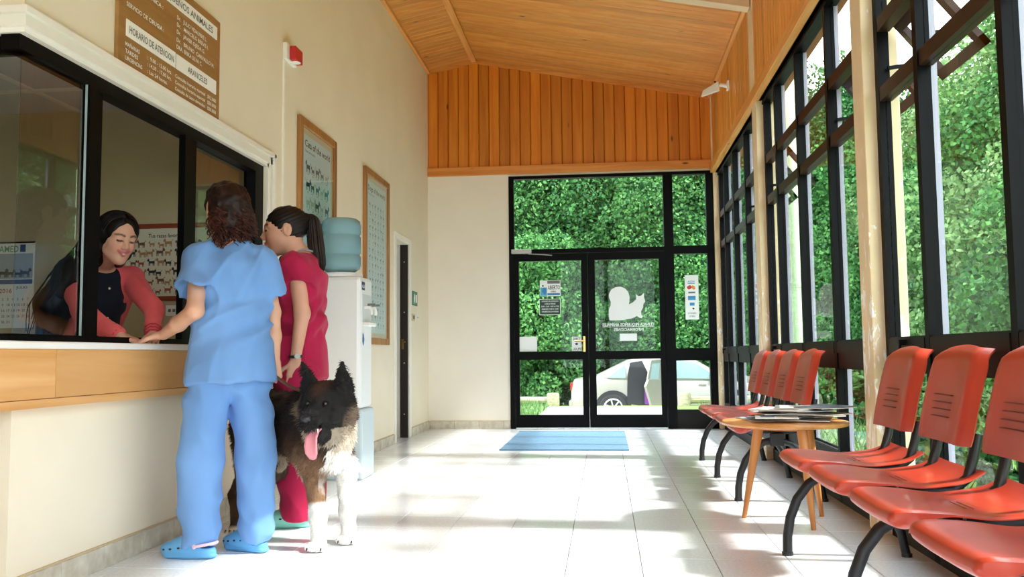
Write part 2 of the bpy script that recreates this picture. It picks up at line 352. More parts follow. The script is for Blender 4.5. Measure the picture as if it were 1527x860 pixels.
# behind-the-viewer walls; the rear windows are invented to let in fill light
w = MB(); w.box((-5.2, YN-.1, 0), (1.5, YN, .5)); w.box((-5.2, YN-.1, 3.4), (1.5, YN, 4.6)); w.box((-5.2, YN-.1, .5), (-1.2, YN, 3.4))
for q in (0, 1.4): w.box((q, YN-.1, .5), (q+.1, YN, 3.4))
tag(w.build('wall_rear', M_wallw), 'unseen pale plaster wall behind the viewer with tall windows added for light', 'wall', kind='structure')
tag(B((-5.3, YN, 0), (-5.2, 5.7, 4.2)).build('wall_side_far', M_wallw), 'pale plaster side wall out of view at left', 'wall', kind='structure')
for k, (p_, q_) in enumerate((((-1.2, YN-.05, .5), (0, YN-.045, 3.4)), ((.1, YN-.05, .5), (1.4, YN-.045, 3.4)))):
    tag(B(p_, q_).build('window_%d' % (8+k), M_glass), ('unseen tall window pane added for light behind the viewer at left', 'unseen tall window pane added for light behind the viewer at right')[k], 'window', kind='structure')
# ------------------------------------------------------------------ glazed window wall, bay by bay
RAILS = [(.78, .945), (2.10, 2.17), (2.45, 2.52)]
BASE = .30
def bay(idx, ya, yb, mull, label, vents=()):
    """ya<yb clear bay between columns; mull = far edges of the mullions"""
    r = empty('window_%d' % idx, (XR, yb, 0), 0, label, 'window', None, 'structure')
    def part(mb, name, m, bev=0):
        o = mb.build(name, m, r, bevel=bev); o.matrix_parent_inverse = Matrix.Translation((-XR, -yb, 0)); return o
    part(MB().box((1.36, yb-.055, 0), (1.415, yb, 3.0)), 'jamb', M_black); part(MB().box((1.36, ya, 0), (1.415, ya+.055, 3.0)), 'jamb', M_black)
    part(MB().box((1.355, ya, 0), (1.43, yb, .09)), 'sill_rail', M_dark); part(MB().box((1.35, ya, 2.965), (1.43, yb, 3.0)), 'head_rail', M_black)
    part(MB().box((1.375, ya+.055, .09), (1.405, yb-.055, BASE)), 'kick_panel', M_dark)
    part(MB().box((1.36, ya+.055, BASE-.03), (1.42, yb-.055, BASE)), 'rail', M_dark)
    edges = [yb-.055]
    for q in mull:
        part(MB().box((1.354, q-.048, 0), (1.41, q, 3.0)), 'mullion', M_black)
        part(MB().box((1.41, q-.05, .05), (1.435, q+.002, 3.0)), 'outer_mullion', M_daylit)
        edges += [q, q-.048]
    edges.append(ya+.055)
    for (a, b) in RAILS:
        for k in range(0, len(edges), 2):
            y1, y0 = edges[k], edges[k+1]
            part(MB().box((1.362, y0, a), (1.42, y1, b)), 'rail', M_brown if a > 1 else M_dark)
            if a < 1:
                part(MB().box((1.352, y0+.012, b-.075), (1.362, y1-.012, b-.008)), 'sash_rail', M_dark)
    rows = [(BASE, .78), (.945, 2.10), (2.17, 2.45), (2.52, 2.965)]
    for k in range(0, len(edges), 2):
        y1, y0 = edges[k], edges[k+1]
        for ri, (a, b) in enumerate(rows):
            if ri == 2 and k//2 in vents:
                # open awning sash, hinged at its top and swung outwards
                ang = math.radians(38)
                def rot(x, z): return (1.45+(x)*math.cos(ang)+(b+.035-z)*math.sin(ang), b+.035-(b+.035-z)*math.cos(ang)+x*math.sin(ang))
                hh = b-a
                def sbar(mb2, ys, ye, za, zb, th=.03):
                    V = []
                    for yy in (ys, ye):
                        for (xx, zz) in ((-th/2, za), (th/2, za), (th/2, zb), (-th/2, zb)):
                            X, Z = rot(xx, zz); V.append((X, yy, Z))
                    mb2.add(V, [(0,1,2,3),(7,6,5,4),(0,4,5,1),(1,5,6,2),(2,6,7,3),(3,7,4,0)])
                s = MB(); f_ = .05
                a_, b_ = a-.045, b+.035; sbar(s, y0, y1, a_, a_+f_); sbar(s, y0, y1, b_-f_, b_); sbar(s, y0, y0+f_, a_, b_); sbar(s, y1-f_, y1, a_, b_)
                so_ = part(s, 'awning_sash', M_brown)
                g = MB(); sbar(g, y0+f_, y1-f_, a_+f_, b_-f_, .005); go = g.build('pane', M_glass, so_); go.matrix_parent_inverse = so_.matrix_parent_inverse.copy()
                X, Z = rot(0, a+.06)
                st = MB().bar((1.40, y1-.02, a+.09), (X, y1-.02, Z), .012, .018); part(st, 'stay_arm', M_black)
                st = MB().bar((1.40, y0+.02, a+.09), (X, y0+.02, Z), .012, .018); part(st, 'stay_arm', M_black)
                continue
            part(MB().box((1.388, y0, a), (1.393, y1, b)), 'pane', M_glassr)
        if k//2 in (0,):
            part(MB().box((1.325, (y0+y1)/2-.012, .905), (1.36, (y0+y1)/2+.012, .93)).box((1.322, (y0+y1)/2-.01, .87), (1.332, (y0+y1)/2+.01, .93)), 'catch', M_black)
    return r
bay(1, 7.68, 10.44, (10.0, 9.30, 8.54), 'far glazed bay of the window wall next to the entrance', (0, 3))
bay(2, 4.64, 7.48, (7.0, 6.24, 5.41), 'middle glazed bay of the window wall behind the side table', (0, 3))
bay(3, 1.64, 4.46, (3.91, 3.11, 2.35), 'near glazed bay of the window wall behind the near bench', (0, 3))
bay(4, -1.36, 1.46, (.9, .1, -.66), 'unseen glazed bay of the window wall, continued beside the viewer for daylight', (0,))  # this bay and the next, out of view, extend the glazing for more daylight
bay(5, YN, -1.54, (-2.3,), 'unseen glazed bay of the window wall, continued behind the viewer for daylight', ())
# ------------------------------------------------------------------ glazed entrance in the end wall
def rect_frame(mb, x0, x1, z0, z1, t, ya, yb, bottom=None, top=None):
    bt = t if bottom is None else bottom; tp = t if top is None else top
    mb.box((x0, ya, z0), (x0+t, yb, z1)); mb.box((x1-t, ya, z0), (x1, yb, z1))
    mb.box((x0+t, ya, z0), (x1-t, yb, z0+bt)); mb.box((x0+t, ya, z1-tp), (x1-t, yb, z1)); return mb
FY0, FY1 = YB-.02, YB+.07
r = empty('window_6', (0, YB, 0), 0, 'black framed transom and sidelight around the entrance doors', 'window', None, 'structure')
def ep(mb, name, m, par=r, bev=0):
    o = mb.build(name, m, par, bevel=bev); o.matrix_parent_inverse = Matrix.Translation((0, -YB, 0)); return o
ep(B((-1.135, FY0, 0), (-1.075, FY1, 3.035)), 'jamb', M_black); ep(B((1.215, FY0, 0), (1.30, FY1, 3.035)), 'jamb', M_black)
ep(B((.715, FY0, 0), (.825, FY1, 3.0)), 'mullion', M_black)
ep(B((-1.075, FY0, 2.998), (1.215, FY1, 3.035)), 'head_rail', M_black)
ep(B((-1.075, FY0, 2.09), (.715, FY1, 2.14)), 'transom_rail', M_black); ep(B((.825, FY0, 2.05), (1.215, FY1, 2.145)), 'transom_rail', M_black)
ep(B((.825, FY0, .79), (1.215, FY1, .935)), 'rail', M_black); ep(B((.825, FY0, 0), (1.215, FY1, .22)), 'kick_panel', M_dark)
for a, b in (((-1.075, 2.14), (.715, 2.998)), ((.825, 2.145), (1.215, 2.998)), ((.825, .935), (1.215, 2.05)), ((.825, .22), (1.215, .79))):
    ep(B((a[0], YB+.02, a[1]), (b[0], YB+.026, b[1])), 'pane', M_glass)
def leaf(idx, x0, x1, hinge_left, label):
    d = empty('door_%d' % idx, (x0 if hinge_left else x1, YB, 0), 0, label, 'door', None, 'structure')
    off = Matrix.Translation((-d.location.x, -YB, 0))
    def pp(mb, name, m, bev=0):
        o = mb.build(name, m, d, bevel=bev); o.matrix_parent_inverse = off; return o
    ya, yb = YB-.005, YB+.045; sl, sr = (.05, .075) if hinge_left else (.085, .065)
    pp(B((x0, ya, .012), (x0+sl, yb, 2.085)), 'stile', M_black); pp(B((x1-sr, ya, .012), (x1, yb, 2.085)), 'stile', M_black)
    pp(B((x0+sl, ya, 1.998), (x1-sr, yb, 2.085)), 'rail', M_black); pp(B((x0+sl, ya, .815), (x1-sr, yb, .912)), 'rail', M_black)
    pp(B((x0+sl, ya, .012), (x1-sr, yb, .163)), 'kick_rail', M_black)
    pp(B((x0+sl, ya+.022, .912), (x1-sr, ya+.028, 1.998)), 'pane', M_glass); pp(B((x0+sl, ya+.022, .163), (x1-sr, ya+.028, .815)), 'pane', M_glass)
    for z in (.25, 1.0, 1.75):
        hx = x0-.004 if hinge_left else x1+.004
        pp(MB().lathe([(.011, 0), (.011, .1)], 10, (hx, ya-.006, z)), 'hinge', M_dark)
    return d, off
d1, off1 = leaf(1, -1.072, -.197, True, 'left black framed glass entrance door with brass handle')
d2, off2 = leaf(2, -.195, .712, False, 'right black framed glass entrance door with white pet silhouettes')
M_brass = mat('brass', (.62,.42,.14), .28, metal=.9)
hm = MB().box((-.262, YB-.014, .905), (-.232, YB-.005, 1.09)); o = hm.build('handle_plate', M_brass, d1, bevel=.003); o.matrix_parent_inverse = off1
hm = MB().tube([(-.247, YB-.008, 1.035), (-.247, YB-.05, 1.035), (-.262, YB-.058, 1.035), (-.36, YB-.058, 1.03)], .009, 8); o = hm.build('lever_handle', M_brass, d1, smooth=True); o.matrix_parent_inverse = off1
M_grey = mat('closer_grey', srgb('B9B9B6'), .4, metal=.3)
hm = MB().box((-1.1, YB-.10, 2.085), (-.86, YB-.022, 2.135)); o = hm.build('door_closer', M_grey, d1, bevel=.006); o.matrix_parent_inverse = off1
hm = MB().bar((-.9, YB-.06, 2.08), (-.72, YB-.1, 2.065), .02, .008).bar((-.72, YB-.1, 2.065), (-.62, YB-.03, 2.06), .02, .008); o = hm.build('closer_arm', M_grey, d1); o.matrix_parent_inverse = off1
# side door in the left wall: jambs, pale leaf standing ajar over a dark room
d3 = empty('door_3', (XL, DY0, 0), 0, 'narrow side doorway with cream frame and dark leaf ajar', 'door', None, 'structure')
off3 = Matrix.Translation((-XL, -DY0, 0))
def p3(mb, name, m, bev=0):
    o = mb.build(name, m, d3, bevel=bev); o.matrix_parent_inverse = off3; return o
for (a, b) in ((8.74, 8.815), (9.405, 9.50)): p3(B((XL-.005, a, 0), (XL+.015, b, 2.10)), 'casing', M_trim, .004)
p3(B((XL-.005, 8.74, 2.10), (XL+.015, 9.50, 2.155)), 'casing', M_trim, .004)
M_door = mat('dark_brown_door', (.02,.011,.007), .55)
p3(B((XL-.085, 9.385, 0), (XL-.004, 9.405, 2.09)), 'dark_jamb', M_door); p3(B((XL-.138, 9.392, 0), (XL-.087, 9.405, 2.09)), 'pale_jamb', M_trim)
p3(B((XL-.07, 9.376, .95), (XL-.045, 9.386, 1.06)).tube([(XL-.057, 9.38, 1.03), (XL-.057, 9.345, 1.03), (XL-.02, 9.34, 1.03)], .008, 8), 'lock_plate', M_brass)
for z in (.25, .8, 1.35, 1.9): p3(MB().ell((XL-.04, 9.384, z), (.008, .004, .008), 8, 6), 'bolt', M_grey)
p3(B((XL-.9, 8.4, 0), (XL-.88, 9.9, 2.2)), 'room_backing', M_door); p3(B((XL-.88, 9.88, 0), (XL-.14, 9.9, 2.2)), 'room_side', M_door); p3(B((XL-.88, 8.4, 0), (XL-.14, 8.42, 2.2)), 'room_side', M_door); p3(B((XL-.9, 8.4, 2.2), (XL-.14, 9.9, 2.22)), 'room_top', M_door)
# baseboards of stone tiles
M_bb = mat('baseboard_stone', srgb('DCD6C8'), .5, c2=srgb('B8AE9A'), vscale=14, detail=7)
M_soil = mat('baseboard_grime', srgb('C9B590'), .7)
def baseboard(name, runs, label):
    mbs = MB()
    for (p, q, nrm) in runs:
        p, q, n_ = Vector(p), Vector(q), Vector(nrm)
        mbs.box(p, q+n_*.008+Vector((0, 0, .098)))
    bb = tag(mbs.build(name, M_soil), label, 'baseboard', kind='structure')
    for (p, q, nrm) in runs:
        p, q, n_ = Vector(p), Vector(q), Vector(nrm); L = (q-p).length; d = (q-p).normalized(); k = 0
        while k*.298 < L-.02:
            a = p+d*(k*.298+.002); b_ = p+d*min(L, (k+1)*.298-.002)
            MB().box(a+n_*.006, b_+n_*.018+Vector((0, 0, .092))).build('tile', M_bb, bb, bevel=.0015); k += 1
    return bb
baseboard('baseboard_left', [((XL, WY0, 0), (XL, 8.73, 0), (1, 0, 0)), ((XL, 9.51, 0), (XL, YB, 0), (1, 0, 0))], 'worn stone tile skirting along the cream wall')
baseboard('baseboard_back', [((XL+.02, YB, 0), (-1.14, YB, 0), (0, -1, 0))], 'stone tile skirting on the end wall beside the door')
# ------------------------------------------------------------------ reception window and counter
r = empty('window_7', (XL, WY0, .95), 0, 'black framed sliding reception window over the counter', 'window', None, 'structure')
offw = Matrix.Translation((-XL, -WY0, -.95))
def pw(mb, name, m, bev=0, par=None):
    o = mb.build(name, m, par or r, bevel=bev); o.matrix_parent_inverse = offw; return o
a, b = XL-.09, XL-.015
pw(B((a, WY0, .946), (b, WY1, .975)), 'sill_rail', M_black); pw(B((a, WY0, 2.035), (b, WY1, 2.09)), 'head_rail', M_black)
pw(B((a, 5.205, .975), (b, WY1, 2.035)), 'jamb', M_black)
pw(B((XL-.05, 3.435, .975), (b, 3.505, 2.035)), 'sash_stile', M_black); pw(B((a, 3.50, .975), (XL-.04, 3.57, 2.035)), 'mullion', M_black)
pw(B((XL-.05, 4.285, .975), (b, 4.345, 2.035)), 'mullion', M_black); pw(B((a, 4.37, .975), (XL-.03, 4.44, 2.035)), 'sash_stile', M_black)
pw(B((XL-.045, 3.03, .975), (XL-.039, 3.435, 2.035)), 'pane', M_glassd); pw(B((XL-.075, 4.44, .975), (XL-.069, 5.205, 2.035)), 'pane', M_glassd)
pw(B((XL-.034, 3.430, .975), (XL-.026, 3.436, 2.035)), 'glass_edge', mat('glass_edge', srgb('9FB0B4'), .3))
# return glazing at the booth corner
pw(B((-4.9, WY0+.02, .946), (XL-.02, WY0+.09, .975)), 'sill_rail', M_black); pw(B((-4.9, WY0+.02, 2.035), (XL-.02, WY0+.09, 2.09)), 'head_rail', M_black)
pw(B((-4.9, WY0+.045, .975), (XL-.04, WY0+.051, 2.035)), 'pane', M_glassd)
# stepped white moulding round the opening
tr = MB()
for (q, z0, z1) in ((.012, 2.09, 2.115), (.026, 2.11, 2.14), (.016, 2.135, 2.165), (.034, 2.16, 2.185)):
    tr.box((XL, WY0-q, z0), (XL+q, WY1+.02+(z1-2.09), z1)); tr.box((-5.2, WY0-q, z0), (XL, WY0, z1))
for (q, y0, y1) in ((.012, 0, .025), (.026, .02, .05), (.016, .045, .075), (.034, .07, .095)):
    tr.box((XL, WY1+y0, .95), (XL+q, WY1+y1, 2.09+y1))
tag(tr.build('trim_2', M_trim), 'stepped white moulding framing the reception window', 'trim', kind='structure')
# counter
ct = empty('reception_counter', (XL, 2.2, .7), 0, 'white topped reception counter with worn pine fascia', 'counter')
offc = Matrix.Translation((-XL, -2.2, -.7))
def pc(mb, name, m, bev=0):
    o = mb.build(name, m, ct, bevel=bev); o.matrix_parent_inverse = offc; return o
M_top = mat('white_laminate', srgb('F2EFEA'), .3)
M_fasc = wood('fascia_pine', srgb('EBB87C'), srgb('D69A58'), 1, .5, scale=.8, rnd=.1)
M_fasc2 = wood('fascia_ply', srgb('E6B074'), srgb('D29A5A'), 1, .5, scale=.45, rnd=.1)
pc(B((XL+.001, 2.2, .918), (XL+.075, 5.5, .946)), 'worktop', M_top, .004)
pw(B((XL-.34, WY0+.15, .918), (XL, WY1-.01, .9455)), 'inner_sill', M_top)
pc(B((XL+.001, 2.2, .735), (XL+.06, 3.14, .917)), 'fascia_board', M_fasc); pc(B((XL+.001, 3.142, .735), (XL+.061, 3.90, .917)), 'fascia_board', M_fasc2); pc(B((XL+.001, 3.902, .735), (XL+.06, 5.5, .917)), 'fascia_board', M_fasc2)
pc(B((XL+.001, 2.2, .702), (XL+.064, 5.5, .733)), 'fascia_strip', M_fasc)
# ------------------------------------------------------------------ outdoors
M_grass = mat('lawn', srgb('7FA04A'), .8, c2=srgb('55762E'), vscale=3, detail=8, bump=.5, bscale=60)
M_pave = mat('concrete_path', srgb('D2CEC6'), .8, var=.08, vscale=3)
M_park = mat('gravel_yard', srgb('C9C2B2'), .9, var=.25, vscale=12, detail=8)
def sheet(name, fz, x0, x1, y0, y1, nx, ny, m):
    V = [(x0+(x1-x0)*i/nx, y0+(y1-y0)*j/ny, fz(x0+(x1-x0)*i/nx, y0+(y1-y0)*j/ny)) for j in range(ny+1) for i in range(nx+1)]
    Fq = [(j*(nx+1)+i, j*(nx+1)+i+1, (j+1)*(nx+1)+i+1, (j+1)*(nx+1)+i) for j in range(ny) for i in range(nx)]
    return link(name, mesh_from(name, V, Fq, True), None, m)
def gz(x, y):
    t_ = min(1, max(0, (y-16.6)/2.4)); return -.07-.56*t_*t_*(3-2*t_)
def lawn_z(x, y):
    inside = (x < 1.52 and y < YB+.16)
    return -.30 if inside else gz(x, y)-.01
tag(sheet('lawn', lawn_z, -40, 40, -20, 60, 160, 160, M_grass), 'green lawn outside the building', 'ground', kind='structure')
tag(B((-1.02, YB+.15, -.2), (.98, 15.6, -.045)).build('path', M_pave), 'white concrete path leading from the entrance', 'path', kind='structure')
tag(sheet('yard', lambda x, y: gz(x, y)+.012, -18, 18, 18.2, 24.0, 36, 12, M_park), 'pale gravel yard where the car is parked', 'ground', kind='structure')
# foliage
M_leaf = leafmat('tree_leaf', srgb('6BA458'), srgb('1E5230'))
M_leafd = leafmat('dark_leaf', srgb('4A8444'), srgb('143C22'), .3)
M_leafy = leafmat('pale_leaf', srgb('98BC7A'), srgb('466E42'), .4)
M_bark = mat('bark', srgb('7A6A55'), .9, c2=srgb('4A3D30'), vscale=6, stretch=(6,6,1))
def crown_mesh(name, n, rx, rz, leaf, clumps, seed, low=-.75):
    g = np.random.default_rng(seed)
    cc = g.normal(size=(clumps, 3)); cc /= np.linalg.norm(cc, axis=1)[:, None]; cc *= (g.uniform(.45, .95, (clumps, 1)))
    cc[:, 2] = np.maximum(cc[:, 2], low); cs = g.uniform(.16, .32, clumps)
    ci = g.integers(0, clumps, n); d = g.normal(size=(n, 3)); d /= np.linalg.norm(d, axis=1)[:, None]
    p = cc[ci]+d*cs[ci][:, None]*g.uniform(.6, 1, (n, 1))**.5
    p *= np.array([rx, rx, rz])
    a = g.normal(size=(n, 3))+d*.3; a /= np.linalg.norm(a, axis=1)[:, None]
    b = np.cross(a, d+g.normal(size=(n, 3))*.6); b /= np.linalg.norm(b, axis=1)[:, None]+1e-9
    L = leaf*g.uniform(.7, 1.3, (n, 1)); w_ = L*.36
    V = np.empty((n, 4, 3)); V[:, 0] = p-a*L/2; V[:, 1] = p+b*w_-a*L*.05; V[:, 2] = p+a*L/2; V[:, 3] = p-b*w_-a*L*.05
    me = bpy.data.meshes.new(name); me.vertices.add(n*4); me.vertices.foreach_set('co', V.reshape(-1).astype(np.float32))
    me.loops.add(n*4); me.loops.foreach_set('vertex_index', np.arange(n*4, dtype=np.int32)); me.polygons.add(n); me.polygons.foreach_set('loop_start', np.arange(0, n*4, 4, dtype=np.int32))
    me.update(calc_edges=True); return me
CROWNS = [crown_mesh('crown_a', 60000, 2.5, 3.0, .098, 85, 1), crown_mesh('crown_b', 64000, 2.7, 3.4, .098, 95, 2), crown_mesh('crown_c', 56000, 2.3, 2.8, .095, 80, 3)]
for c_ in CROWNS: c_.materials.append(M_leaf)
def trunk_mb(h, r0, seed):
    g = random.Random(seed); mb_ = MB(); pts = []; x = y_ = 0
    for k in range(7):
        pts.append((x, y_, h*k/6)); x += g.uniform(-.12, .12); y_ += g.uniform(-.12, .12)
    mb_.tube(pts, [r0*(1-.1*k) for k in range(7)], 8)
    for k in range(5):
        p = Vector(pts[3+k % 4]); a = g.uniform(0, 6.28); L = h*.4
        q = p+Vector((math.cos(a)*L*.6, math.sin(a)*L*.6, L*.8)); mb_.tube([p, (p+q)/2+Vector((0,0,.1)), q], [r0*.45, r0*.3, r0*.12], 6)
    return mb_
TRUNKS = [trunk_mb(4.2, .17, s).build('trunk', M_bark, smooth=True) for s in (1, 2)]
tme = [o.data for o in TRUNKS]
for o in TRUNKS: bpy.data.objects.remove(o)
def tree(x, y, zc, s, cv, m, label, group, trunk=True, sz=None):
    r_ = empty('tree', (x, y, gz(x, y)), random.uniform(0, 6.28), label, 'tree', group)
    c_ = bpy.data.objects.new('crown', CROWNS[cv]); COL.objects.link(c_); c_.parent = r_; c_.location = (0, 0, zc-gz(x, y)); c_.scale = (s, s, sz or s); c_['kind'] = 'stuff'
    c_.material_slots[0].link = 'OBJECT'; c_.material_slots[0].material = m
    if trunk:
        t_ = bpy.data.objects.new('trunk', tme[cv % 2]); COL.objects.link(t_); t_.parent = r_; k = (zc-gz(x, y))/4.0; t_.scale = (max(.8, s), max(.8, s), k)
    return r_
GE, GR = 'trees behind the parked car', 'trees beside the window wall'
ORD = ('first', 'second', 'third', 'fourth', 'fifth', 'sixth', 'seventh', 'eighth', 'ninth', 'tenth')
k = 0
for row, (y, st, z, s, xa, xb) in enumerate(((24.8, 2.4, 1.0, .95, -6.6, 8.5), (26.4, 2.6, 3.4, 1.1, -6.9, 10), (28.5, 3.0, 6.4, 1.35, -7, 11))):
    x = xa; i_ = 0
    while x < xb:
        tree(x+random.uniform(-.4, .4), y+random.uniform(-.5, .5), z+random.uniform(-.3, .3), s*random.uniform(.9, 1.1), k % 3, (M_leafd, M_leaf, M_leaf)[(k*7+row) % 3],
             ('low green tree right behind the car, %s from the left', 'middle height tree in the second row behind the car, %s from the left', 'tall tree in the last row behind the car, %s from the left')[row] % ORD[i_], GE, row > 0)
        x += st; k += 1; i_ += 1
for row, (x, st, z, s) in enumerate(((7.6, 2.5, 1.2, 1.0), (9.2, 2.7, 3.6, 1.15), (11.2, 3.2, 6.6, 1.35))):
    y = 11.6+row*.8; i_ = 0
    while y < 24:
        tree(x+random.uniform(-.4, .4), y+random.uniform(-.4, .4), z+random.uniform(-.3, .3), s*random.uniform(.9, 1.1), k % 3, (M_leaf, M_leafd, M_leafy)[(k*5+row) % 3],
             ('low leafy tree outside the window wall, %s from the right', 'full green tree in the second row outside the windows, %s from the right', 'tall tree behind the others outside the windows, %s from the right')[row] % ORD[i_], GR, row > 0)
        y += st; k += 1; i_ += 1
for i_, (x, y, z, s, cv) in enumerate(((8.6, 8.8, 1.6, 1.05, 0), (8.9, 6.2, 1.7, 1.1, 1), (9.1, 3.4, 1.7, 1.1, 2), (8.8, .8, 1.6, 1.1, 0), (10.2, 7.4, 3.2, 1.1, 1), (10.4, 4.8, 3.2, 1.1, 2), (10.4, 2, 3.2, 1.1, 0))):
    tree(x, y, z, s, cv, M_leaf, 'leafy tree across the side lawn, %s from the entrance end' % ORD[i_] if i_ < 4 else 'taller tree behind the side lawn trees, %s from the entrance end' % ORD[i_-4], 'trees across the side lawn')
# shrubs in the bed close to the low panes
SHR = crown_mesh('shrub', 2600, .42, .38, .10, 22, 9, low=-.5); SHR.materials.append(M_leaf)
def shrub(x, y, s, m, label):
    o_ = bpy.data.objects.new('shrub', SHR); COL.objects.link(o_); o_.location = (x, y, gz(x, y)+.26*s); o_.scale = (s, s, s); o_.rotation_euler = (0, 0, random.uniform(0, 6))
    o_.material_slots[0].link = 'OBJECT'; o_.material_slots[0].material = m; tag(o_, label, 'shrub', 'shrubs on the lawn near the building')
for (x, y, s, m_, lb) in ((2.6, 7.4, 1.1, M_leafy, 'pale leafy shrub close outside the middle glazed bay'), (2.9, 8.8, .9, M_leaf, 'green shrub outside the far glazed bay'), (3.5, 10.6, 1.2, M_leafd, 'dark shrub on the lawn behind the pale green post'),
        (2.7, 6.3, .7, M_leaf, 'smallest shrub outside the windows behind the side table'), (4.3, 9.5, 1.3, M_leafy, 'large pale shrub further out on the lawn'), (3.6, 12.2, 1.4, M_leaf, 'largest green shrub on the lawn right of the path'),
        (-2.2, 15.5, 1.2, M_leafd, 'dark shrub left of the white path near the log barrier'), (-3.4, 14.8, 1.5, M_leaf, 'big green shrub at the far left of the path'), (3.2, 14.9, 1.2, M_leaf, 'green shrub right of the path near the log barrier')):
    shrub(x, y, s, m_, lb)
# grass tufts on the lawn that shows through the low panes
g = np.random.default_rng(5); nT = 9000
px = np.where(g.random(nT) < .75, g.uniform(1.6, 6.5, nT), g.uniform(-3.5, -1.05, nT)); py = np.where(px > 0, g.uniform(2.5, 16, nT), g.uniform(11, 17, nT))
h_ = g.uniform(.06, .2, nT); an = g.uniform(0, 6.28, nT); w_ = .012
V = np.zeros((nT, 3, 3)); zz = np.array([gz(a_, b_) for a_, b_ in zip(px, py)])-.01
V[:, 0] = np.c_[px-np.cos(an)*w_, py-np.sin(an)*w_, zz]; V[:, 1] = np.c_[px+np.cos(an)*w_, py+np.sin(an)*w_, zz]; V[:, 2] = np.c_[px+g.normal(0, .06, nT), py+g.normal(0, .06, nT), zz+h_]
go = link('grass_blades', mesh_from('grass_blades', V.reshape(-1, 3), [(3*i, 3*i+1, 3*i+2) for i in range(nT)]), None, M_leafy)
tag(go, 'loose grass blades on the lawn outside the windows', 'grass', kind='stuff')
# log barrier
M_log = mat('weathered_log', srgb('B7AE96'), .85, c2=srgb('8C8468'), vscale=5, stretch=(1,8,8))
def logbar(x0, x1, posts, label):
    r_ = empty('log_barrier', ((x0+x1)/2, 16.5, -.08), 0, label, 'barrier', 'log barriers beside the path')
    inv = Matrix.Translation((-(x0+x1)/2, -16.5, .08))
    o_ = MB().tube([(x0, 16.5, .02), ((x0+x1)/2, 16.52, .03), (x1, 16.5, .02)], .07, 10).build('rail_log', M_log, r_, smooth=True); o_.matrix_parent_inverse = inv
    for q in posts:
        o_ = MB().lathe([(.115, -.12), (.115, .13), (.10, .16)], 12, (q, 16.42, 0)).build('post', M_log, r_, smooth=True); o_.matrix_parent_inverse = inv
logbar(-3.6, -1.05, (-.98, -3.2), 'weathered log barrier on a short post left of the path')
logbar(1.5, 4.6, (1.42, 4.2), 'weathered log barrier on a short post right of the path')
# pale green post outside the window wall
gp = empty('green_post', (2.18, 10.3, -.07), 0, 'pale green metal post standing outside the windows', 'post')
M_gp = mat('pale_green_paint', srgb('C9E3B8'), .5)
MB().lathe([(.06, 0), (.06, 4.6), (.05, 4.62)], 14).build('shaft', M_gp, gp, smooth=True); MB().lathe([(.066, 1.68), (.066, 1.73)], 14).build('collar', M_gp, gp)
MB().lathe([(.1, -.01), (.1, .02)], 14).build('base_plate', M_gp, gp)
# car seen side-on, nose to the right
car = empty('car', (1.45, 20.3, -.62), 0, 'silver beige sedan parked outside with a rear door open', 'car')
M_car = mat('silver_beige_paint', srgb('918E85'), .35, metal=.25, coat=.5)
M_cargl = mat('car_window', srgb('8FA6AB'), .08, spec=.8)
M_tyre = mat('tyre', (.02,.02,.022), .8); M_rim = mat('rim', srgb('D4D7DA'), .3, metal=.7); M_int = mat('car_interior', (.012,.012,.016), .8)
# lower body profile along x (local, rear at -2.2, nose at 2.25), y half widths
def hull(prof, name, m, parent):
    """prof: list of (x, zlow, zhigh, halfwidth_low, halfwidth_high)"""
    V = []; Fq = []; ring = 10
    for (x, zl, zh, wl, wh) in prof:
        pts = [(-wl, zl), (-wl-.02, zl+(zh-zl)*.3), (-(wl*.5+wh*.5)-.02, zl+(zh-zl)*.7), (-wh, zh-.03), (-wh+.06, zh), (wh-.06, zh), (wh, zh-.03), ((wl*.5+wh*.5)+.02, zl+(zh-zl)*.7), (wl+.02, zl+(zh-zl)*.3), (wl, zl)]
        V += [(x, yy, z_) for yy, z_ in pts]
    for i in range(len(prof)-1):
        for k_ in range(ring):
            k2 = (k_+1) % ring; Fq.append((i*ring+k_, i*ring+k2, (i+1)*ring+k2, (i+1)*ring+k_))
    Fq += [tuple(range(ring)), tuple((len(prof)-1)*ring+k_ for k_ in range(ring-1, -1, -1))]
    o_ = MB().add(V, Fq).build(name, m, parent, smooth=True, angle=50); return o_
body = hull([(-2.22, .42, .80, .66, .62), (-2.15, .30, .93, .76, .70), (-1.75, .24, .985, .82, .76), (-1.2, .22, .95, .84, .80), (-.6, .20, .93, .85, .82), (.5, .20, .92, .85, .82), (1.0, .22, .90, .85, .80), (1.6, .22, .84, .83, .74), (2.05, .26, .74, .76, .66), (2.22, .36, .62, .62, .56)], 'body', M_car, car)
cab = hull([(-1.72, .90, .99, .70, .66), (-1.35, .90, 1.17, .74, .62), (-.95, .90, 1.36, .76, .58), (-.5, .90, 1.415, .77, .57), (.1, .90, 1.42, .77, .57), (.5, .90, 1.36, .77, .58), (.9, .90, 1.13, .76, .62), (1.25, .88, .92, .73, .66)], 'cabin', M_car, car)
def side_poly(pts, name, m, parent, y0, y1):
    return MB().prism(pts, 1, y0, y1).build(name, m, parent)
side_poly([(.02, .95), (.98, .93), (.60, 1.22), (.42, 1.31), (.02, 1.345)], 'front_window', M_cargl, car, -.80, -.71)
side_poly([(-1.42, .97), (-1.02, .96), (-1.02, 1.27)], 'quarter_window', M_cargl, car, -.785, -.72)
side_poly([(-1.0, .42), (-.55, .33), (-.30, .33), (-.42, .80), (-.66, 1.34), (-.92, 1.30), (-.98, .98)], 'door_opening', M_int, car, -.885, -.75)
side_poly([(-.62, .40), (-.40, .36), (-.42, .62), (-.62, .70)], 'purple_bag', mat('purple_cloth', srgb('7B3F8C'), .8), car, -.90, -.86)
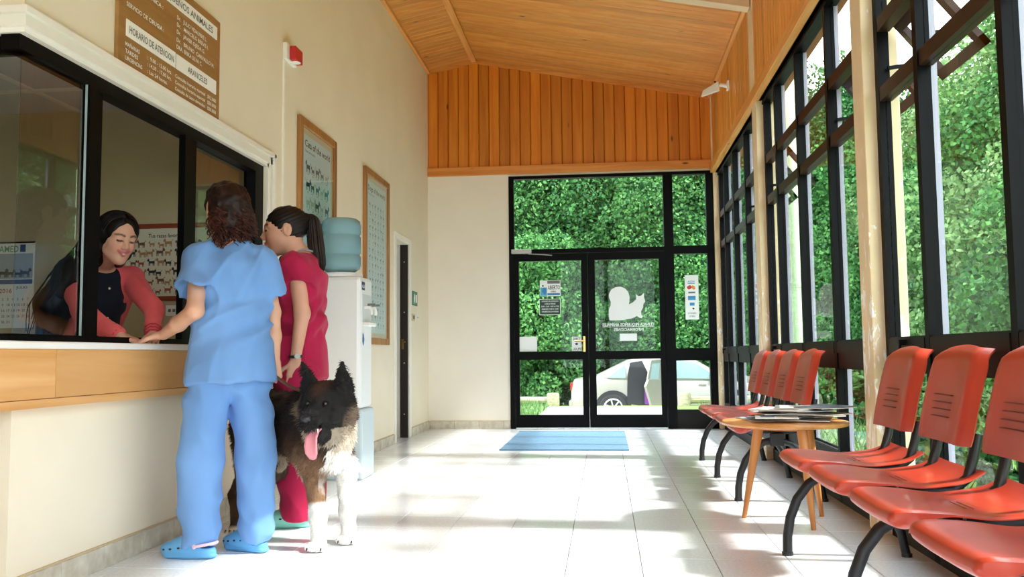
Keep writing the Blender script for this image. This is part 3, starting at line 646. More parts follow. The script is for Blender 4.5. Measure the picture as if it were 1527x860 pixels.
dr = link('open_rear_door', None, car); dr.location = (-.02, -.86, 0); dr.rotation_euler = (0, 0, math.radians(38)); 
dp = MB().prism([(-.62, .34), (0, .30), (0, .93), (-.70, .95), (-.78, .8)], 1, -.05, .03).build('door_panel', M_car, dr, bevel=.01)
fr = MB()
for (p_, q_) in (((-.70, .95), (-.60, 1.33)), ((-.60, 1.33), (0, 1.36)), ((0, 1.36), (0, .93)), ((-.38, .94), (-.33, 1.34))): fr.bar((p_[0], -.02, p_[1]), (q_[0], -.02, q_[1]), .05, .04, (0, 1, 0))
fr.build('door_frame', M_car, dr)
MB().prism([(-.66, .95), (-.03, .94), (-.03, 1.33), (-.56, 1.31)], 1, -.022, -.016).build('door_glass', M_cargl, dr)
for sx in (-1.30, 1.32):
    for sy in (-1, 1):
        wl = link('wheel', None, car); wl.location = (sx, sy*.80, .31)
        wm = MB(); pr = [(.19, -.09), (.29, -.1), (.31, -.06), (.31, .06), (.29, .1), (.19, .09)]
        Vw = []; Fw = []; n_ = 28
        for (r_, y_) in pr:
            for k_ in range(n_): Vw.append((r_*math.cos(2*PI*k_/n_), y_, r_*math.sin(2*PI*k_/n_)))
        for i in range(len(pr)):
            j = (i+1) % len(pr)
            for k_ in range(n_): Fw.append((i*n_+k_, i*n_+(k_+1) % n_, j*n_+(k_+1) % n_, j*n_+k_))
        wm.add(Vw, Fw); wm.build('tyre', M_tyre, wl, smooth=True)
        rm_ = MB()
        for k_ in range(7):
            a = 2*PI*k_/7; rm_.bar((0, -.085*1, 0), (.2*math.cos(a), -.09, .2*math.sin(a)), .03, .05, (0, 1, 0))
        rm_.tube([(0, -.1, 0), (0, .04, 0)], .05, 12)
        rm_.tube([(.2*math.cos(2*PI*k_/24), -.085, .2*math.sin(2*PI*k_/24)) for k_ in range(25)], .018, 6, False)
        rm_.build('rim', M_rim, wl)
    am = MB(); am.prism([(sx+.40*math.cos(PI*k_/14), .31+.39*math.sin(PI*k_/14)) for k_ in range(15)], 1, -.872, -.75); am.build('wheel_arch', M_int, car)
MB().box((.78, -.98, .93), (.93, -.84, 1.04)).build('wing_mirror', M_int, car, bevel=.02)
MB().box((-2.235, -.68, .70), (-2.1, -.40, .86)).build('tail_lamp', mat('tail_red', (.5,.02,.02), .3), car, bevel=.01)
MB().box((-2.27, -.72, .34), (-1.95, .72, .48)).build('rear_bumper', M_car, car, bevel=.03)
for x_ in (-.45, .55): MB().box((x_, -.875, .80), (x_+.16, -.855, .83)).build('door_handle', M_car, car)
# ------------------------------------------------------------------ lettering helper
_txt = {}
def glyphs(s):
    """unit-height outline mesh of a string (flat triangles), cached"""
    if s in _txt: return _txt[s]
    cu = bpy.data.curves.new('t', 'FONT'); cu.body = s; cu.size = 1; cu.resolution_u = 2; cu.offset = .014
    ob = bpy.data.objects.new('t', cu); COL.objects.link(ob); bpy.context.view_layer.update()
    me = bpy.data.meshes.new_from_object(ob.evaluated_get(bpy.context.evaluated_depsgraph_get()))
    V = np.array([v.co[:] for v in me.vertices]).reshape(-1, 3); Fq = [tuple(p.vertices) for p in me.polygons]
    bpy.data.objects.remove(ob); bpy.data.curves.remove(cu); bpy.data.meshes.remove(me)
    _txt[s] = (V, Fq); return V, Fq
class Print:
    """flat print on a plane: local x right, y up, n outwards"""
    def __init__(s, org, ex, ey, en): s.o, s.x, s.y, s.n = map(Vector, (org, ex, ey, en)); s.mb = {}
    def P(s, u, v, d=.0): return s.o+s.x*u+s.y*v+s.n*d
    def poly(s, m, pts, d=.0006):
        s.mb.setdefault(m, MB()).add([s.P(u, v, d) for u, v in pts], [tuple(range(len(pts)))])
    def rect(s, m, u0, v0, u1, v1, d=.0006): s.poly(m, [(u0, v0), (u1, v0), (u1, v1), (u0, v1)], d)
    def blob(s, m, u, v, a, b, d=.0006, n=9, ang=0, jit=.25):
        ca, sa = math.cos(ang), math.sin(ang); pts = []
        for k in range(n):
            t = 2*PI*k/n; q = 1+random.uniform(-jit, jit); x, y = a*math.cos(t)*q, b*math.sin(t)*q; pts.append((u+x*ca-y*sa, v+x*sa+y*ca))
        s.poly(m, pts, d)
    def pet(s, m, u, v, h, d=.0008, flip=1):
        """tiny standing animal: body, head, ear, tail and legs"""
        w = h*1.1*flip
        s.poly(m, [(u-.5*w, v+.30*h), (u+.35*w, v+.32*h), (u+.42*w, v+.62*h), (u-.45*w, v+.66*h)], d)
        s.poly(m, [(u+.28*w, v+.55*h), (u+.62*w, v+.62*h), (u+.60*w, v+.82*h), (u+.42*w, v+h), (u+.30*w, v+.85*h)], d)
        for q in (-.46, -.30, .16, .30): s.poly(m, [(u+q*w, v), (u+(q+.09)*w, v), (u+(q+.1)*w, v+.36*h), (u+(q-.01)*w, v+.36*h)], d)
        s.poly(m, [(u-.44*w, v+.62*h), (u-.66*w, v+.86*h), (u-.60*w, v+.90*h), (u-.40*w, v+.66*h)], d)
    def text(s, m, st, u, v, w=None, h=.03, d=.0007, mirror=False, align='l'):
        V, Fq = glyphs(st)
        if len(V) == 0: return
        x0, x1 = V[:, 0].min(), V[:, 0].max(); k = h/.72; sx = (w/(x1-x0)) if w else k
        X = (V[:, 0]-x0)*sx; W_ = (x1-x0)*sx
        if mirror: X = W_-X
        if align == 'c': X = X-W_/2
        s.mb.setdefault(m, MB()).add([s.P(u+a, v+b, d) for a, b in zip(X, V[:, 1]*k)], Fq)
    def build(s, parent, names=None, inv=None):
        for m, b in s.mb.items():
            o = b.build((names or {}).get(m, 'lettering'), m, parent, recalc=False); o['kind'] = 'stuff'
            if inv is not None: o.matrix_parent_inverse = inv
def plain(name, c, r=.6): return MATS.get(name) or mat(name, c, r)
M_ink = plain('print_black', (.01,.01,.012)); M_wprint = plain('print_white', srgb('F4F3EE')); M_inkg = plain('print_grey', srgb('6E6F70'))
LW = dict(ex=(0,1,0), ey=(0,0,1), en=(1,0,0))
# ------------------------------------------------------------------ clinic sign
sg = empty('clinic_sign', (XL, 4.09, 2.195), 0, 'brown clinic notice board with white lettering above the reception window', 'sign')
inv = Matrix.Translation((-XL, -4.09, -2.195))
M_sign = mat('sign_brown', srgb('A67B48'), .5, c2=srgb('966C3C'), vscale=3, stretch=(1,1,8))
o = B((XL, 3.578, 2.192), (XL+.018, 4.602, 2.748)).build('board', M_sign, sg, bevel=.002); o.matrix_parent_inverse = inv
for (a, b, c, d) in ((3.64, 2.632, 4.556, 2.702), (3.64, 2.323, 4.091, 2.400), (4.102, 2.323, 4.553, 2.398)):
    o = B((XL+.018, a, b), (XL+.022, c, d)).build('title_strip', M_wprint, sg); o.matrix_parent_inverse = inv
p = Print((XL+.018, 0, 0), **LW)
p.text(M_inkg, 'CLINICA PEQUEÑOS ANIMALES', 3.70, 2.648, .80, .036, d=.0048)
p.text(M_inkg, 'HORARIO DE ATENCION', 3.662, 2.343, .41, .034, d=.0048); p.text(M_inkg, 'ARANCELES', 4.22, 2.343, .22, .032, d=.0048)
for st, z in (('CLINICA :', 2.572), ('SERVICIO DE CIRUGIA :', 2.462)): p.text(M_wprint, st, 3.64 if 'SERV' in st else 3.80, z, .335 if 'SERV' in st else .165, .021)
for st, z, w in (('Dr.   JULIO VIDAURRE L.', 2.579, .33), ('Dr.   MARCELO BREVIS I.', 2.542, .35), ('Dr.   JAVIER OJEDA G.', 2.505, .31), ('Dr.   BRUNO  CARVALLO M.', 2.464, .425), ('DRA. ERIKA SILVA C.', 2.428, .28)): p.text(M_wprint, st, 4.105, z, w, .021)
for st, st2, z in (('MAÑANAS', ':  9.00 - 12.00 hrs.', 2.278), ('TARDES', ': 14.30 - 17.00 hrs.', 2.246), ('URGENCIAS', ': Las 24 horas.', 2.214)):
    p.text(M_wprint, st, 3.638, z, .013*len(st)+.03, .019); p.text(M_wprint, st2, 3.83, z, .23 if '24' not in st2 else .19, .019)
for st, st2, z in (('Consulta horario normal', '$12.000', 2.278), ('Consulta horario especial', '$20.000', 2.246), ('Consulta de casos derivados', '$20.000', 2.214)):
    p.text(M_wprint, st, 4.097, z, .33, .018); p.text(M_wprint, st2, 4.455, z, .105, .019)
p.build(sg, inv=inv)
# ------------------------------------------------------------------ fire alarm, conduit, switches, plate
al = empty('fire_alarm', (XL, 5.68, 2.9), 0, 'red and white alarm sounder high on the cream wall', 'alarm')
M_red = mat('signal_red', srgb('C4262B'), .4); M_whp = mat('white_plastic', srgb('EDEBE6'), .4)
inv = Matrix.Translation((-XL, -5.68, -2.9))
for mb_, nm, m_ in ((B((XL, 5.60, 2.885), (XL+.03, 5.80, 3.0)), 'back_box', M_whp), (B((XL+.03, 5.65, 2.895), (XL+.075, 5.79, 2.99)), 'sounder', M_red), (MB().lathe([(.03, 0), (.034, .004)], 12, (XL+.05, 5.72, 2.89)), 'strobe_lens', M_whp)):
    o = mb_.build(nm, m_, al, bevel=.006 if nm != 'strobe_lens' else 0); o.matrix_parent_inverse = inv
tag(B((XL, 5.604, .95), (XL+.014, 5.622, 2.885)).build('conduit', M_trim), 'thin painted cable conduit running down from the alarm', 'conduit')
pl_ = empty('exit_plate', (XL, 9.72, 1.45), 0, 'small green exit plate beside the side doorway', 'sign'); inv = Matrix.Translation((-XL, -9.72, -1.45))
o = B((XL, 9.59, 1.44), (XL+.006, 9.85, 1.60)).build('plate', mat('exit_green', srgb('2F7A63'), .5), pl_); o.matrix_parent_inverse = inv
p = Print((XL+.006, 0, 0), **LW); p.blob(M_wprint, 9.70, 1.53, .035, .045); p.rect(M_wprint, 9.75, 1.475, 9.82, 1.565); p.rect(M_wprint, 9.66, 1.46, 9.69, 1.51); p.build(pl_, {M_wprint: 'pictogram'}, inv)
for (y0, y1, z0, z1, lb, m_) in ((9.56, 9.70, 1.265, 1.345, 'beige light switch under the green exit plate', mat('switch_beige', srgb('C9B48C'), .4)), (9.78, 9.90, 1.29, 1.335, 'small white light switch nearer the end wall', M_whp)):
    sw = empty('light_switch', (XL, y0, z0), 0, lb, 'switch', 'switches beside the side doorway'); inv = Matrix.Translation((-XL, -y0, -z0))
    o = B((XL, y0, z0), (XL+.01, y1, z1)).build('plate', m_, sw, bevel=.002); o.matrix_parent_inverse = inv
    for q in (.25, .6): o = B((XL+.01, y0+(y1-y0)*q, z0+.02), (XL+.016, y0+(y1-y0)*(q+.2), z1-.02)).build('rocker', M_inkg, sw); o.matrix_parent_inverse = inv
# ------------------------------------------------------------------ framed posters
M_oak = wood('oak_frame', srgb('B98348'), srgb('94602E'), 2, .5, scale=1.5, knots=False, rnd=.1)
M_mount = plain('poster_mount', srgb('C9C2A4'))
M_pblue = plain('poster_pale_blue', srgb('BFDCE0'))
M_pglass = glass('poster_glass', (.97,.98,.98), 1.4)
def poster(y0, y1, z0, z1, label, title, dense, seed):
    r = empty('framed_poster', (XL, (y0+y1)/2, z0), 0, label, 'poster', 'framed posters on the cream wall'); inv = Matrix.Translation((-XL, -(y0+y1)/2, -z0)); f = .06
    for (a, b, c, d) in ((y0, z0, y0+f, z1), (y1-f, z0, y1, z1), (y0+f, z0, y1-f, z0+f), (y0+f, z1-f, y1-f, z1)):
        o = B((XL, a, b), (XL+.03, c, d)).build('frame_side', M_oak, r, bevel=.005); o.matrix_parent_inverse = inv
    o = B((XL, y0+f, z0+f), (XL+.01, y1-f, z1-f)).build('mount', M_mount, r); o.matrix_parent_inverse = inv
    q = .045; o = B((XL+.01, y0+f+q, z0+f+q), (XL+.0115, y1-f-q, z1-f-q)).build('sheet', M_pblue, r); o.matrix_parent_inverse = inv
    p = Print((XL+.0115, 0, 0), **LW); rs = random.Random(seed)
    p.text(M_ink, title, y0+f+q+.03, z1-f-q-.085, (y1-y0)-2*(f+q)-.06, .05)
    p.text(M_inkg, 'Gatos del mundo' if 'Cat' in title else 'Perros del mundo', y0+f+q+.03, z1-f-q-.125, .22, .018)
    inks = [plain('ink_teal', srgb('2F7F93')), plain('ink_slate', srgb('4A6A78')), plain('ink_sand', srgb('9DB5A8')), plain('ink_deep', srgb('1E4D60'))]
    nu, nv = (5, 9) if not dense else (6, 17)
    for i in range(nu):
        for j in range(nv):
            u = y0+f+q+.05+((y1-y0)-2*(f+q)-.1)*(i+.5)/nu+rs.uniform(-.015, .015); v = z0+f+q+.04+((z1-z0)-2*(f+q)-.22)*(j+.3)/nv
            hgt = (.085 if not dense else .042)*rs.uniform(.75, 1.15)
            p.pet(inks[rs.randrange(4)], u, v, hgt, flip=rs.choice((-.9, .9))); p.rect(M_inkg, u-.02, v-.012, u+.02, v-.008)
    p.build(r, {k_: 'printed_animals' for k_ in inks}, inv)
    o = B((XL+.02, y0+f, z0+f), (XL+.022, y1-f, z1-f)).build('glazing', M_pglass, r); o.matrix_parent_inverse = inv
poster(5.89, 6.73, .985, 2.582, 'oak framed pale blue cat poster behind the water bottle', 'Cats of the world', False, 3)
poster(7.58, 8.465, .985, 2.582, 'oak framed pale blue dog poster next to the side doorway', 'Dogs of the world', True, 4)
# ------------------------------------------------------------------ inside the booth: dog poster, calendar, socket
FWd = dict(ex=(1,0,0), ey=(0,0,1), en=(0,-1,0)); YP = 5.5
r = empty('dog_breed_poster', (-2.86, YP, 1.26), 0, 'white dog breed poster with red wooden rods inside the booth', 'poster'); inv = Matrix.Translation((2.86, -YP, -1.26))
M_rod = wood('red_rod', srgb('A8452C'), srgb('8A3220'), 0, .45, knots=False, rnd=.05)
for z in (1.255, 1.735): o = B((-3.16, YP-.022, z), (-2.54, YP, z+.03)).build('rod', M_rod, r, bevel=.004); o.matrix_parent_inverse = inv
o = B((-3.15, YP-.006, 1.285), (-2.55, YP-.003, 1.735)).build('sheet', plain('poster_ivory', srgb('DAD2BE')), r); o.matrix_parent_inverse = inv
p = Print((0, YP-.006, 0), **FWd); p.text(M_ink, 'Tus razas favoritas', -2.995, 1.675, .245, .026)
inks = [plain('dog_brown', srgb('6E4A30')), plain('dog_black', srgb('26211E')), plain('dog_tan', srgb('A97A4C')), plain('dog_rust', srgb('9A4A2A'))]; rs = random.Random(8)
for j in range(6):
    for i in range(9): p.pet(inks[rs.randrange(4)], -3.10+i*.062+rs.uniform(-.01, .01), 1.30+j*.062+rs.uniform(-.006, .006), .046*rs.uniform(.8, 1.2), flip=rs.choice((-.9, .9)))
p.build(r, {k_: 'printed_dogs' for k_ in inks}, inv)
r = empty('wall_calendar', (-3.93, YP, 1.1), 0, 'wall calendar with a picture and red dates inside the booth', 'calendar'); inv = Matrix.Translation((3.93, -YP, -1.1))
o = B((-4.07, YP-.008, 1.09), (-3.795, YP-.001, 1.665)).build('pad', M_wprint, r); o.matrix_parent_inverse = inv
o = MB().tube([(-4.07, YP-.008, 1.665), (-3.795, YP-.008, 1.665)], .006, 6).build('binding', M_ink, r); o.matrix_parent_inverse = inv
p = Print((0, YP-.008, 0), **FWd); cb = plain('cal_blue', srgb('2E4C86')); cr_ = plain('cal_red', srgb('B5342A')); cg = plain('cal_green', srgb('5E9A7C'))
p.rect(plain('cal_photo', srgb('A3ABB4')), -4.06, 1.42, -3.805, 1.59); p.rect(cb, -4.06, 1.385, -3.805, 1.415); p.text(cg, 'AMED', -4.05, 1.60, .14, .045); p.rect(cb, -3.90, 1.60, -3.86, 1.65)
for i in range(4): p.pet(M_ink, -4.02+i*.055, 1.43, .06*rs.uniform(.7, 1.1))
p.text(cr_, '2016', -4.04, 1.325, .09, .03); p.text(cb, 'JULIO', -3.92, 1.352, .08, .018)
dn = 1
for row in range(5):
    for cc in range(7):
        if dn > 31: break
        p.text(cr_ if cc == 6 else cb, str(dn), -4.055+cc*.036, 1.275-row*.038, .011*len(str(dn)), .017); dn += 1
p.build(r, None, inv)
r = empty('wall_socket', (-2.82, YP, 1.17), 0, 'pale wall socket below the dog breed poster', 'socket'); inv = Matrix.Translation((2.82, -YP, -1.17))
o = B((-2.865, YP-.012, 1.155), (-2.775, YP, 1.225)).build('plate', M_whp, r, bevel=.003); o.matrix_parent_inverse = inv
for q in (-2.845, -2.815): o = B((q, YP-.014, 1.18), (q+.018, YP-.011, 1.2)).build('outlet', M_inkg, r); o.matrix_parent_inverse = inv
# ------------------------------------------------------------------ stickers on the entrance glass
def decal(name, label, cat, fn, loc, names=None):
    r = empty(name, loc, 0, label, cat, 'stickers on the entrance glass'); p = Print((0, YB+.0155, 0), **FWd); fn(p); p.build(r, names, Matrix.Translation((-loc[0], -loc[1], -loc[2])))
M_frost = plain('white_vinyl', srgb('F2F5F4'))
SIL = [(160,300),(175,275),(210,258),(250,255),(285,270),(310,300),(320,340),(318,380),(312,400),(345,385),(372,360),(370,318),(390,334),(415,332),(435,308),(437,345),(446,380),(430,400),(425,430),(410,460),(412,485),(425,500),(415,512),(395,510),(375,495),(360,505),(330,515),(300,520),(260,528),(200,530),(155,528),(148,490),(150,440),(165,410),(168,380),(155,345),(152,320)]
def f1(p):
    k = .613/ (5.374*(976-898)); pts = [(-.032+(u-95)*k*1.0, 1.674-(v-255)*k) for u, v in SIL]
    p.poly(M_frost, pts)
    p.text(M_frost, 'CLINICA PEQUEÑOS ANIMALES', -.03, 1.205, .61, .038, mirror=True); p.rect(M_frost, -.03, 1.195, .58, 1.199); p.text(M_frost, 'INFORMACIONES', .105, 1.147, .35, .034, mirror=True)
    p.rect(M_frost, .172, 1.03, .374, 1.115)
decal('pet_silhouette_decal', 'white dog and cat silhouette with mirrored lettering on the right door', 'sticker', f1, (.27, YB, 1.03), {M_frost: 'vinyl_print'})
sb, st_, so2 = plain('st_blue', srgb('3E86C6')), plain('st_teal', srgb('4FB0C8')), plain('st_orange', srgb('E0902E'))
def f2(p):
    p.rect(M_frost, -.77, 1.575, -.522, 1.765, .0001); p.rect(st_, -.765, 1.58, -.685, 1.68, .0009); p.blob(M_frost, -.72, 1.72, .045, .04, .0012); p.blob(M_ink, -.735, 1.70, .012, .012, .0014); p.blob(sb, -.72, 1.64, .03, .045, .0012)
    p.rect(M_inkg, -.68, 1.725, -.53, 1.76, .0009); p.text(M_ink, 'ABIERTO', -.675, 1.655, .145, .05, d=.001); p.rect(sb, -.68, 1.585, -.53, 1.61, .0009); p.text(M_ink, 'OPEN', -.64, 1.618, .06, .022, d=.001)
decal('open_sign', 'open sticker with a blue dog on the left door', 'sticker', f2, (-.65, YB, 1.575))
def f3(p):
    dk = plain('st_dark', srgb('24483A')); p.rect(M_frost, -.78, 1.35, -.524, 1.54, .0001); p.rect(dk, -.774, 1.356, -.53, 1.534, .0009)
    for k_, (st2, w_) in enumerate((('HORARIO DE ATENCION', .20), ('LUNES A VIERNES', .13), ('9:00 A 12:00  14:30 A 17:00', .21), ('SABADO 9:00 A 13:00', .2), ('URGENCIAS 24 HORAS', .2))): p.text(M_frost, st2, -.65, 1.505-k_*.031, w_, .018, d=.0012, align='c')
decal('opening_hours_sticker', 'dark opening hours sticker below the open sign', 'sticker', f3, (-.65, YB, 1.35))
decal('paper_note', 'blank white paper taped low on the left door', 'paper', lambda p: p.rect(M_frost, -1.022, .915, -.812, 1.092), (-.92, YB, .915), {M_frost: 'sheet'})
def f5(p):
    p.rect(M_frost, -.395, .916, -.283, 1.086, .0001); p.text(M_ink, 'TIRE', -.385, 1.045, .09, .03, mirror=True); p.text(M_ink, 'PULL', -.385, .925, .09, .03, mirror=True); p.blob(M_ink, -.34, 1.0, .02, .012)
decal('pull_sticker', 'small pull sticker by the brass handle', 'sticker', f5, (-.34, YB, .916))
def f6(p):
    p.rect(M_frost, .947, 1.271, 1.105, 1.796, .0001); p.text(sb, 'VISA', .98, 1.71, .085, .022, mirror=True); p.rect(sb, .98, 1.695, 1.065, 1.703)
    p.blob(plain('st_red', srgb('CF3A2E')), 1.0, 1.65, .026, .024, .0009); p.blob(so2, 1.045, 1.65, .026, .024, .0009); p.rect(M_inkg, .985, 1.58, 1.065, 1.60); p.rect(sb, .98, 1.50, 1.068, 1.55); p.rect(st_, .985, 1.505, 1.06, 1.515, .0009); p.rect(sb, 1.0, 1.435, 1.055, 1.47)
    p.blob(M_ink, 1.04, 1.40, .012, .012); p.text(M_inkg, 'CREDITO', .975, 1.335, .1, .02, mirror=True); p.text(M_inkg, 'DEBITO', .99, 1.30, .07, .018, mirror=True)
decal('card_payment_sticker', 'tall white card payment sticker on the sidelight', 'sticker', f6, (1.03, YB, 1.271))
# ------------------------------------------------------------------ mat, floodlight
mt_ = mat('blue_mat', srgb('6288A6'), .85, var=.2, vscale=30, bump=.3, bscale=300)
dm = empty('door_mat', (-.4, 9.08, 0), 0, 'faded blue rectangular mat before the entrance', 'mat')
B((-.59, -.955, .0005), (.60, .98, .010)).build('pile', mt_, dm, bevel=.003)
for q in (-.955, .965): B((-.59, q, .010), (.60, q+.015, .013)).build('edging', mat('mat_edge', srgb('5E86A4'), .8), dm)
fl_ = empty('wall_floodlight', (XC, 8.98, 3.58), 0, 'white bracket mounted floodlight on the pine side wall', 'lamp')
B((-.02, -.05, -.03), (0, .05, .06)).build('bracket_plate', M_whp, fl_, bevel=.004); MB().tube([(-.01, 0, .01), (-.07, .02, .03), (-.11, .05, .03)], .02, 8).build('arm', M_whp, fl_, smooth=True)
MB().add([(-.26,.20,-.03),(-.10,.0,-.03),(-.08,.06,-.02),(-.24,.26,-.02),(-.24,.18,.03),(-.10,.0,.07),(-.08,.06,.08),(-.22,.24,.04)], [(0,1,2,3),(7,6,5,4),(0,4,5,1),(1,5,6,2),(2,6,7,3),(3,7,4,0)]).build('lamp_head', M_whp, fl_, bevel=.006)
MB().ell((-.13, .06, .078), (.012,.012,.008)).build('screw_cap', M_ink, fl_)
# ------------------------------------------------------------------ water dispenser
wd = empty('water_dispenser', (-1.895, 6.33, 0), 0, 'tall white water dispenser against the cream wall', 'dispenser')
M_disp = mat('dispenser_white', srgb('E9ECEE'), .35); M_dispb = mat('dispenser_grey_blue', srgb('C3D3DA'), .4)
B((-.185, -.16, 0), (.165, .17, .50)).build('lower_cabinet', M_dispb, wd, bevel=.02); B((-.185, -.155, .50), (.148, .165, 1.46)).build('body', M_disp, wd, bevel=.03)
MB().lathe([(.15, 1.46), (.155, 1.475), (.15, 1.49), (.10, 1.495)], 24, (-.04, 0, 0)).build('bottle_collar', M_disp, wd, smooth=True)
for yy in (-.06, .06):
    tp = MB().tube([(.145, yy, 1.235), (.195, yy, 1.235), (.202, yy, 1.21), (.202, yy, 1.18)], .012, 8); o = tp.build('tap', M_whp, wd, smooth=True)
    B((.175, yy-.012, 1.247), (.23, yy+.012, 1.262)).build('tap_lever', M_inkg, o)
B((.148, -.10, 1.10), (.195, .10, 1.125)).build('drip_tray', M_whp, wd, bevel=.004); B((.146, -.12, 1.125), (.152, .12, 1.33)).build('tap_recess', mat('recess_grey', srgb('D2D8DA'), .5), wd)
p = Print((.1482, 0, 0), **LW); p.rect(plain('logo_navy', srgb('2A3566')), -.13, 1.36, -.05, 1.42, .0006); p.text(M_wprint, 'AGUA', -.125, 1.375, .07, .024, .0012); p.blob(plain('logo_blue', srgb('3A6EA5')), -.09, 1.0, .025, .05); p.build(wd, {plain('logo_blue', (0,0,1)): 'drop_logo'})
for k_ in range(4): B((-.165, -.161, .06+k_*.02), (.12, -.159, .068+k_*.02)).build('vent_slot', M_inkg, wd)
wb = empty('water_bottle', (-1.94, 6.33, 1.495), 0, 'blue translucent water bottle upside down on the dispenser', 'bottle')
mt, t, p_ = nodes('bottle_blue'); p_.inputs['Base Color'].default_value = rgba(srgb('9FD0E2')); p_.inputs['Transmission Weight'].default_value = .55; p_.inputs['Roughness'].default_value = .15; p_.inputs['IOR'].default_value = 1.2
MB().lathe([(.06, .0), (.10, .005), (.135, .03), (.145, .055), (.145, .12), (.138, .128), (.138, .14), (.145, .148), (.145, .265), (.138, .273), (.138, .285), (.145, .293), (.145, .35), (.138, .385), (.115, .402), (.02, .405)], 32).build('shell', mt, wb, smooth=True, angle=60)
MB().lathe([(.03, -.02), (.03, .01), (.055, .01)], 16).build('neck', mt, wb, smooth=True)
# ------------------------------------------------------------------ beam benches
M_seat = mat('red_plastic', srgb('BE3F28'), .36, c2=srgb('A93422'), vscale=4, bump=.03, bscale=400, coat=.15)
M_tube = mat('black_tube', (.012,.013,.016), .42, var=.3, vscale=30)
def shell(fn, nu, nv, th):
    V = [fn(i/nu, j/nv) for j in range(nv+1) for i in range(nu+1)]; Fq = [(j*(nu+1)+i, j*(nu+1)+i+1, (j+1)*(nu+1)+i+1, (j+1)*(nu+1)+i) for j in range(nv) for i in range(nu)]
    bm = bmesh.new(); bv = [bm.verts.new(v) for v in V]
    for f in Fq: bm.faces.new([bv[i] for i in f])
    bmesh.ops.recalc_face_normals(bm, faces=bm.faces); bmesh.ops.solidify(bm, geom=bm.faces[:], thickness=th); bmesh.ops.recalc_face_normals(bm, faces=bm.faces)
    me = bpy.data.meshes.new('shell'); bm.to_mesh(me); bm.free(); me.polygons.foreach_set('use_smooth', [True]*len(me.polygons)); me.set_sharp_from_angle(angle=math.radians(55)); return me
def seat_top(u, v):
    s_ = 2*u-1; d = .475*v**1.25
    w_ = .235*(1-.15*max(0, 1-d/.08)**2.4-.07*max(0, (d-.36)/.12)**2)
    z = .006-.016*math.exp(-((d-.27)/.10)**2)+.034*max(0, (d-.38)/.095)**1.7+.008*abs(s_)**3
    q = min(1, d/.045); z -= .028*(1-math.sqrt(max(0, 1-(1-q)**2)))
    th = .006+.048*math.exp(-(max(0, d-.03)/.085)**2); th *= math.sqrt(max(0, 1-(1-q)**2))
    if abs(s_) > .90: e = ((abs(s_)-.90)/.10)**2; z -= .006*e; th *= 1-.45*e
    return d, s_*w_, z, max(th, .001)
def seat_mesh(nu, nv):
    V, Fq = [], []; n = nu+1
    for j in range(nv+1):
        for i in range(n): d, y, z, th = seat_top(i/nu, j/nv); V.append((d, y, z))
    b = len(V)
    for j in range(nv+1):
        for i in range(n): d, y, z, th = seat_top(i/nu, j/nv); V.append((d, y, z-th))
    for j in range(nv):
        for i in range(nu): q = j*n+i; Fq += [(q, q+1, q+n+1, q+n), (b+q, b+q+n, b+q+n+1, b+q+1)]
        q = j*n; Fq += [(q, q+n, b+q+n, b+q), (q+nu, b+q+nu, b+q+n+nu, q+n+nu)]
    for i in range(nu): q = nv*n+i; Fq += [(i, b+i, b+i+1, i+1), (q, q+1, b+q+1, b+q)]
    o = MB().add(V, Fq).build('seat', None, None, smooth=True, angle=50); me = o.data; bpy.data.objects.remove(o); return me
def back_fn(u, v):
    s_ = 2*u-1; h = .315*v
    w_ = .218*(1-.26*max(0, (v-.74)/.26)**2.8-.05*max(0, 1-v/.15)**2)
    h += .016*(1-abs(s_)**2)*v
    x = .080*v-.006*math.sin(v*3)+.016*(1-abs(s_)**2.2)
    if v > .90: x += .03*((v-.90)/.10)**1.6
    if abs(s_) > .80: x += .040*((abs(s_)-.80)/.20)**1.3
    return (x, s_*w_, h)
seat_me = seat_mesh(24, 30); back_me = shell(back_fn, 24, 20, -.008)
seat_me.materials.append(M_seat); back_me.materials.append(M_seat)
M_slot = mat('slot_shadow_red', srgb('7A2418'), .6)
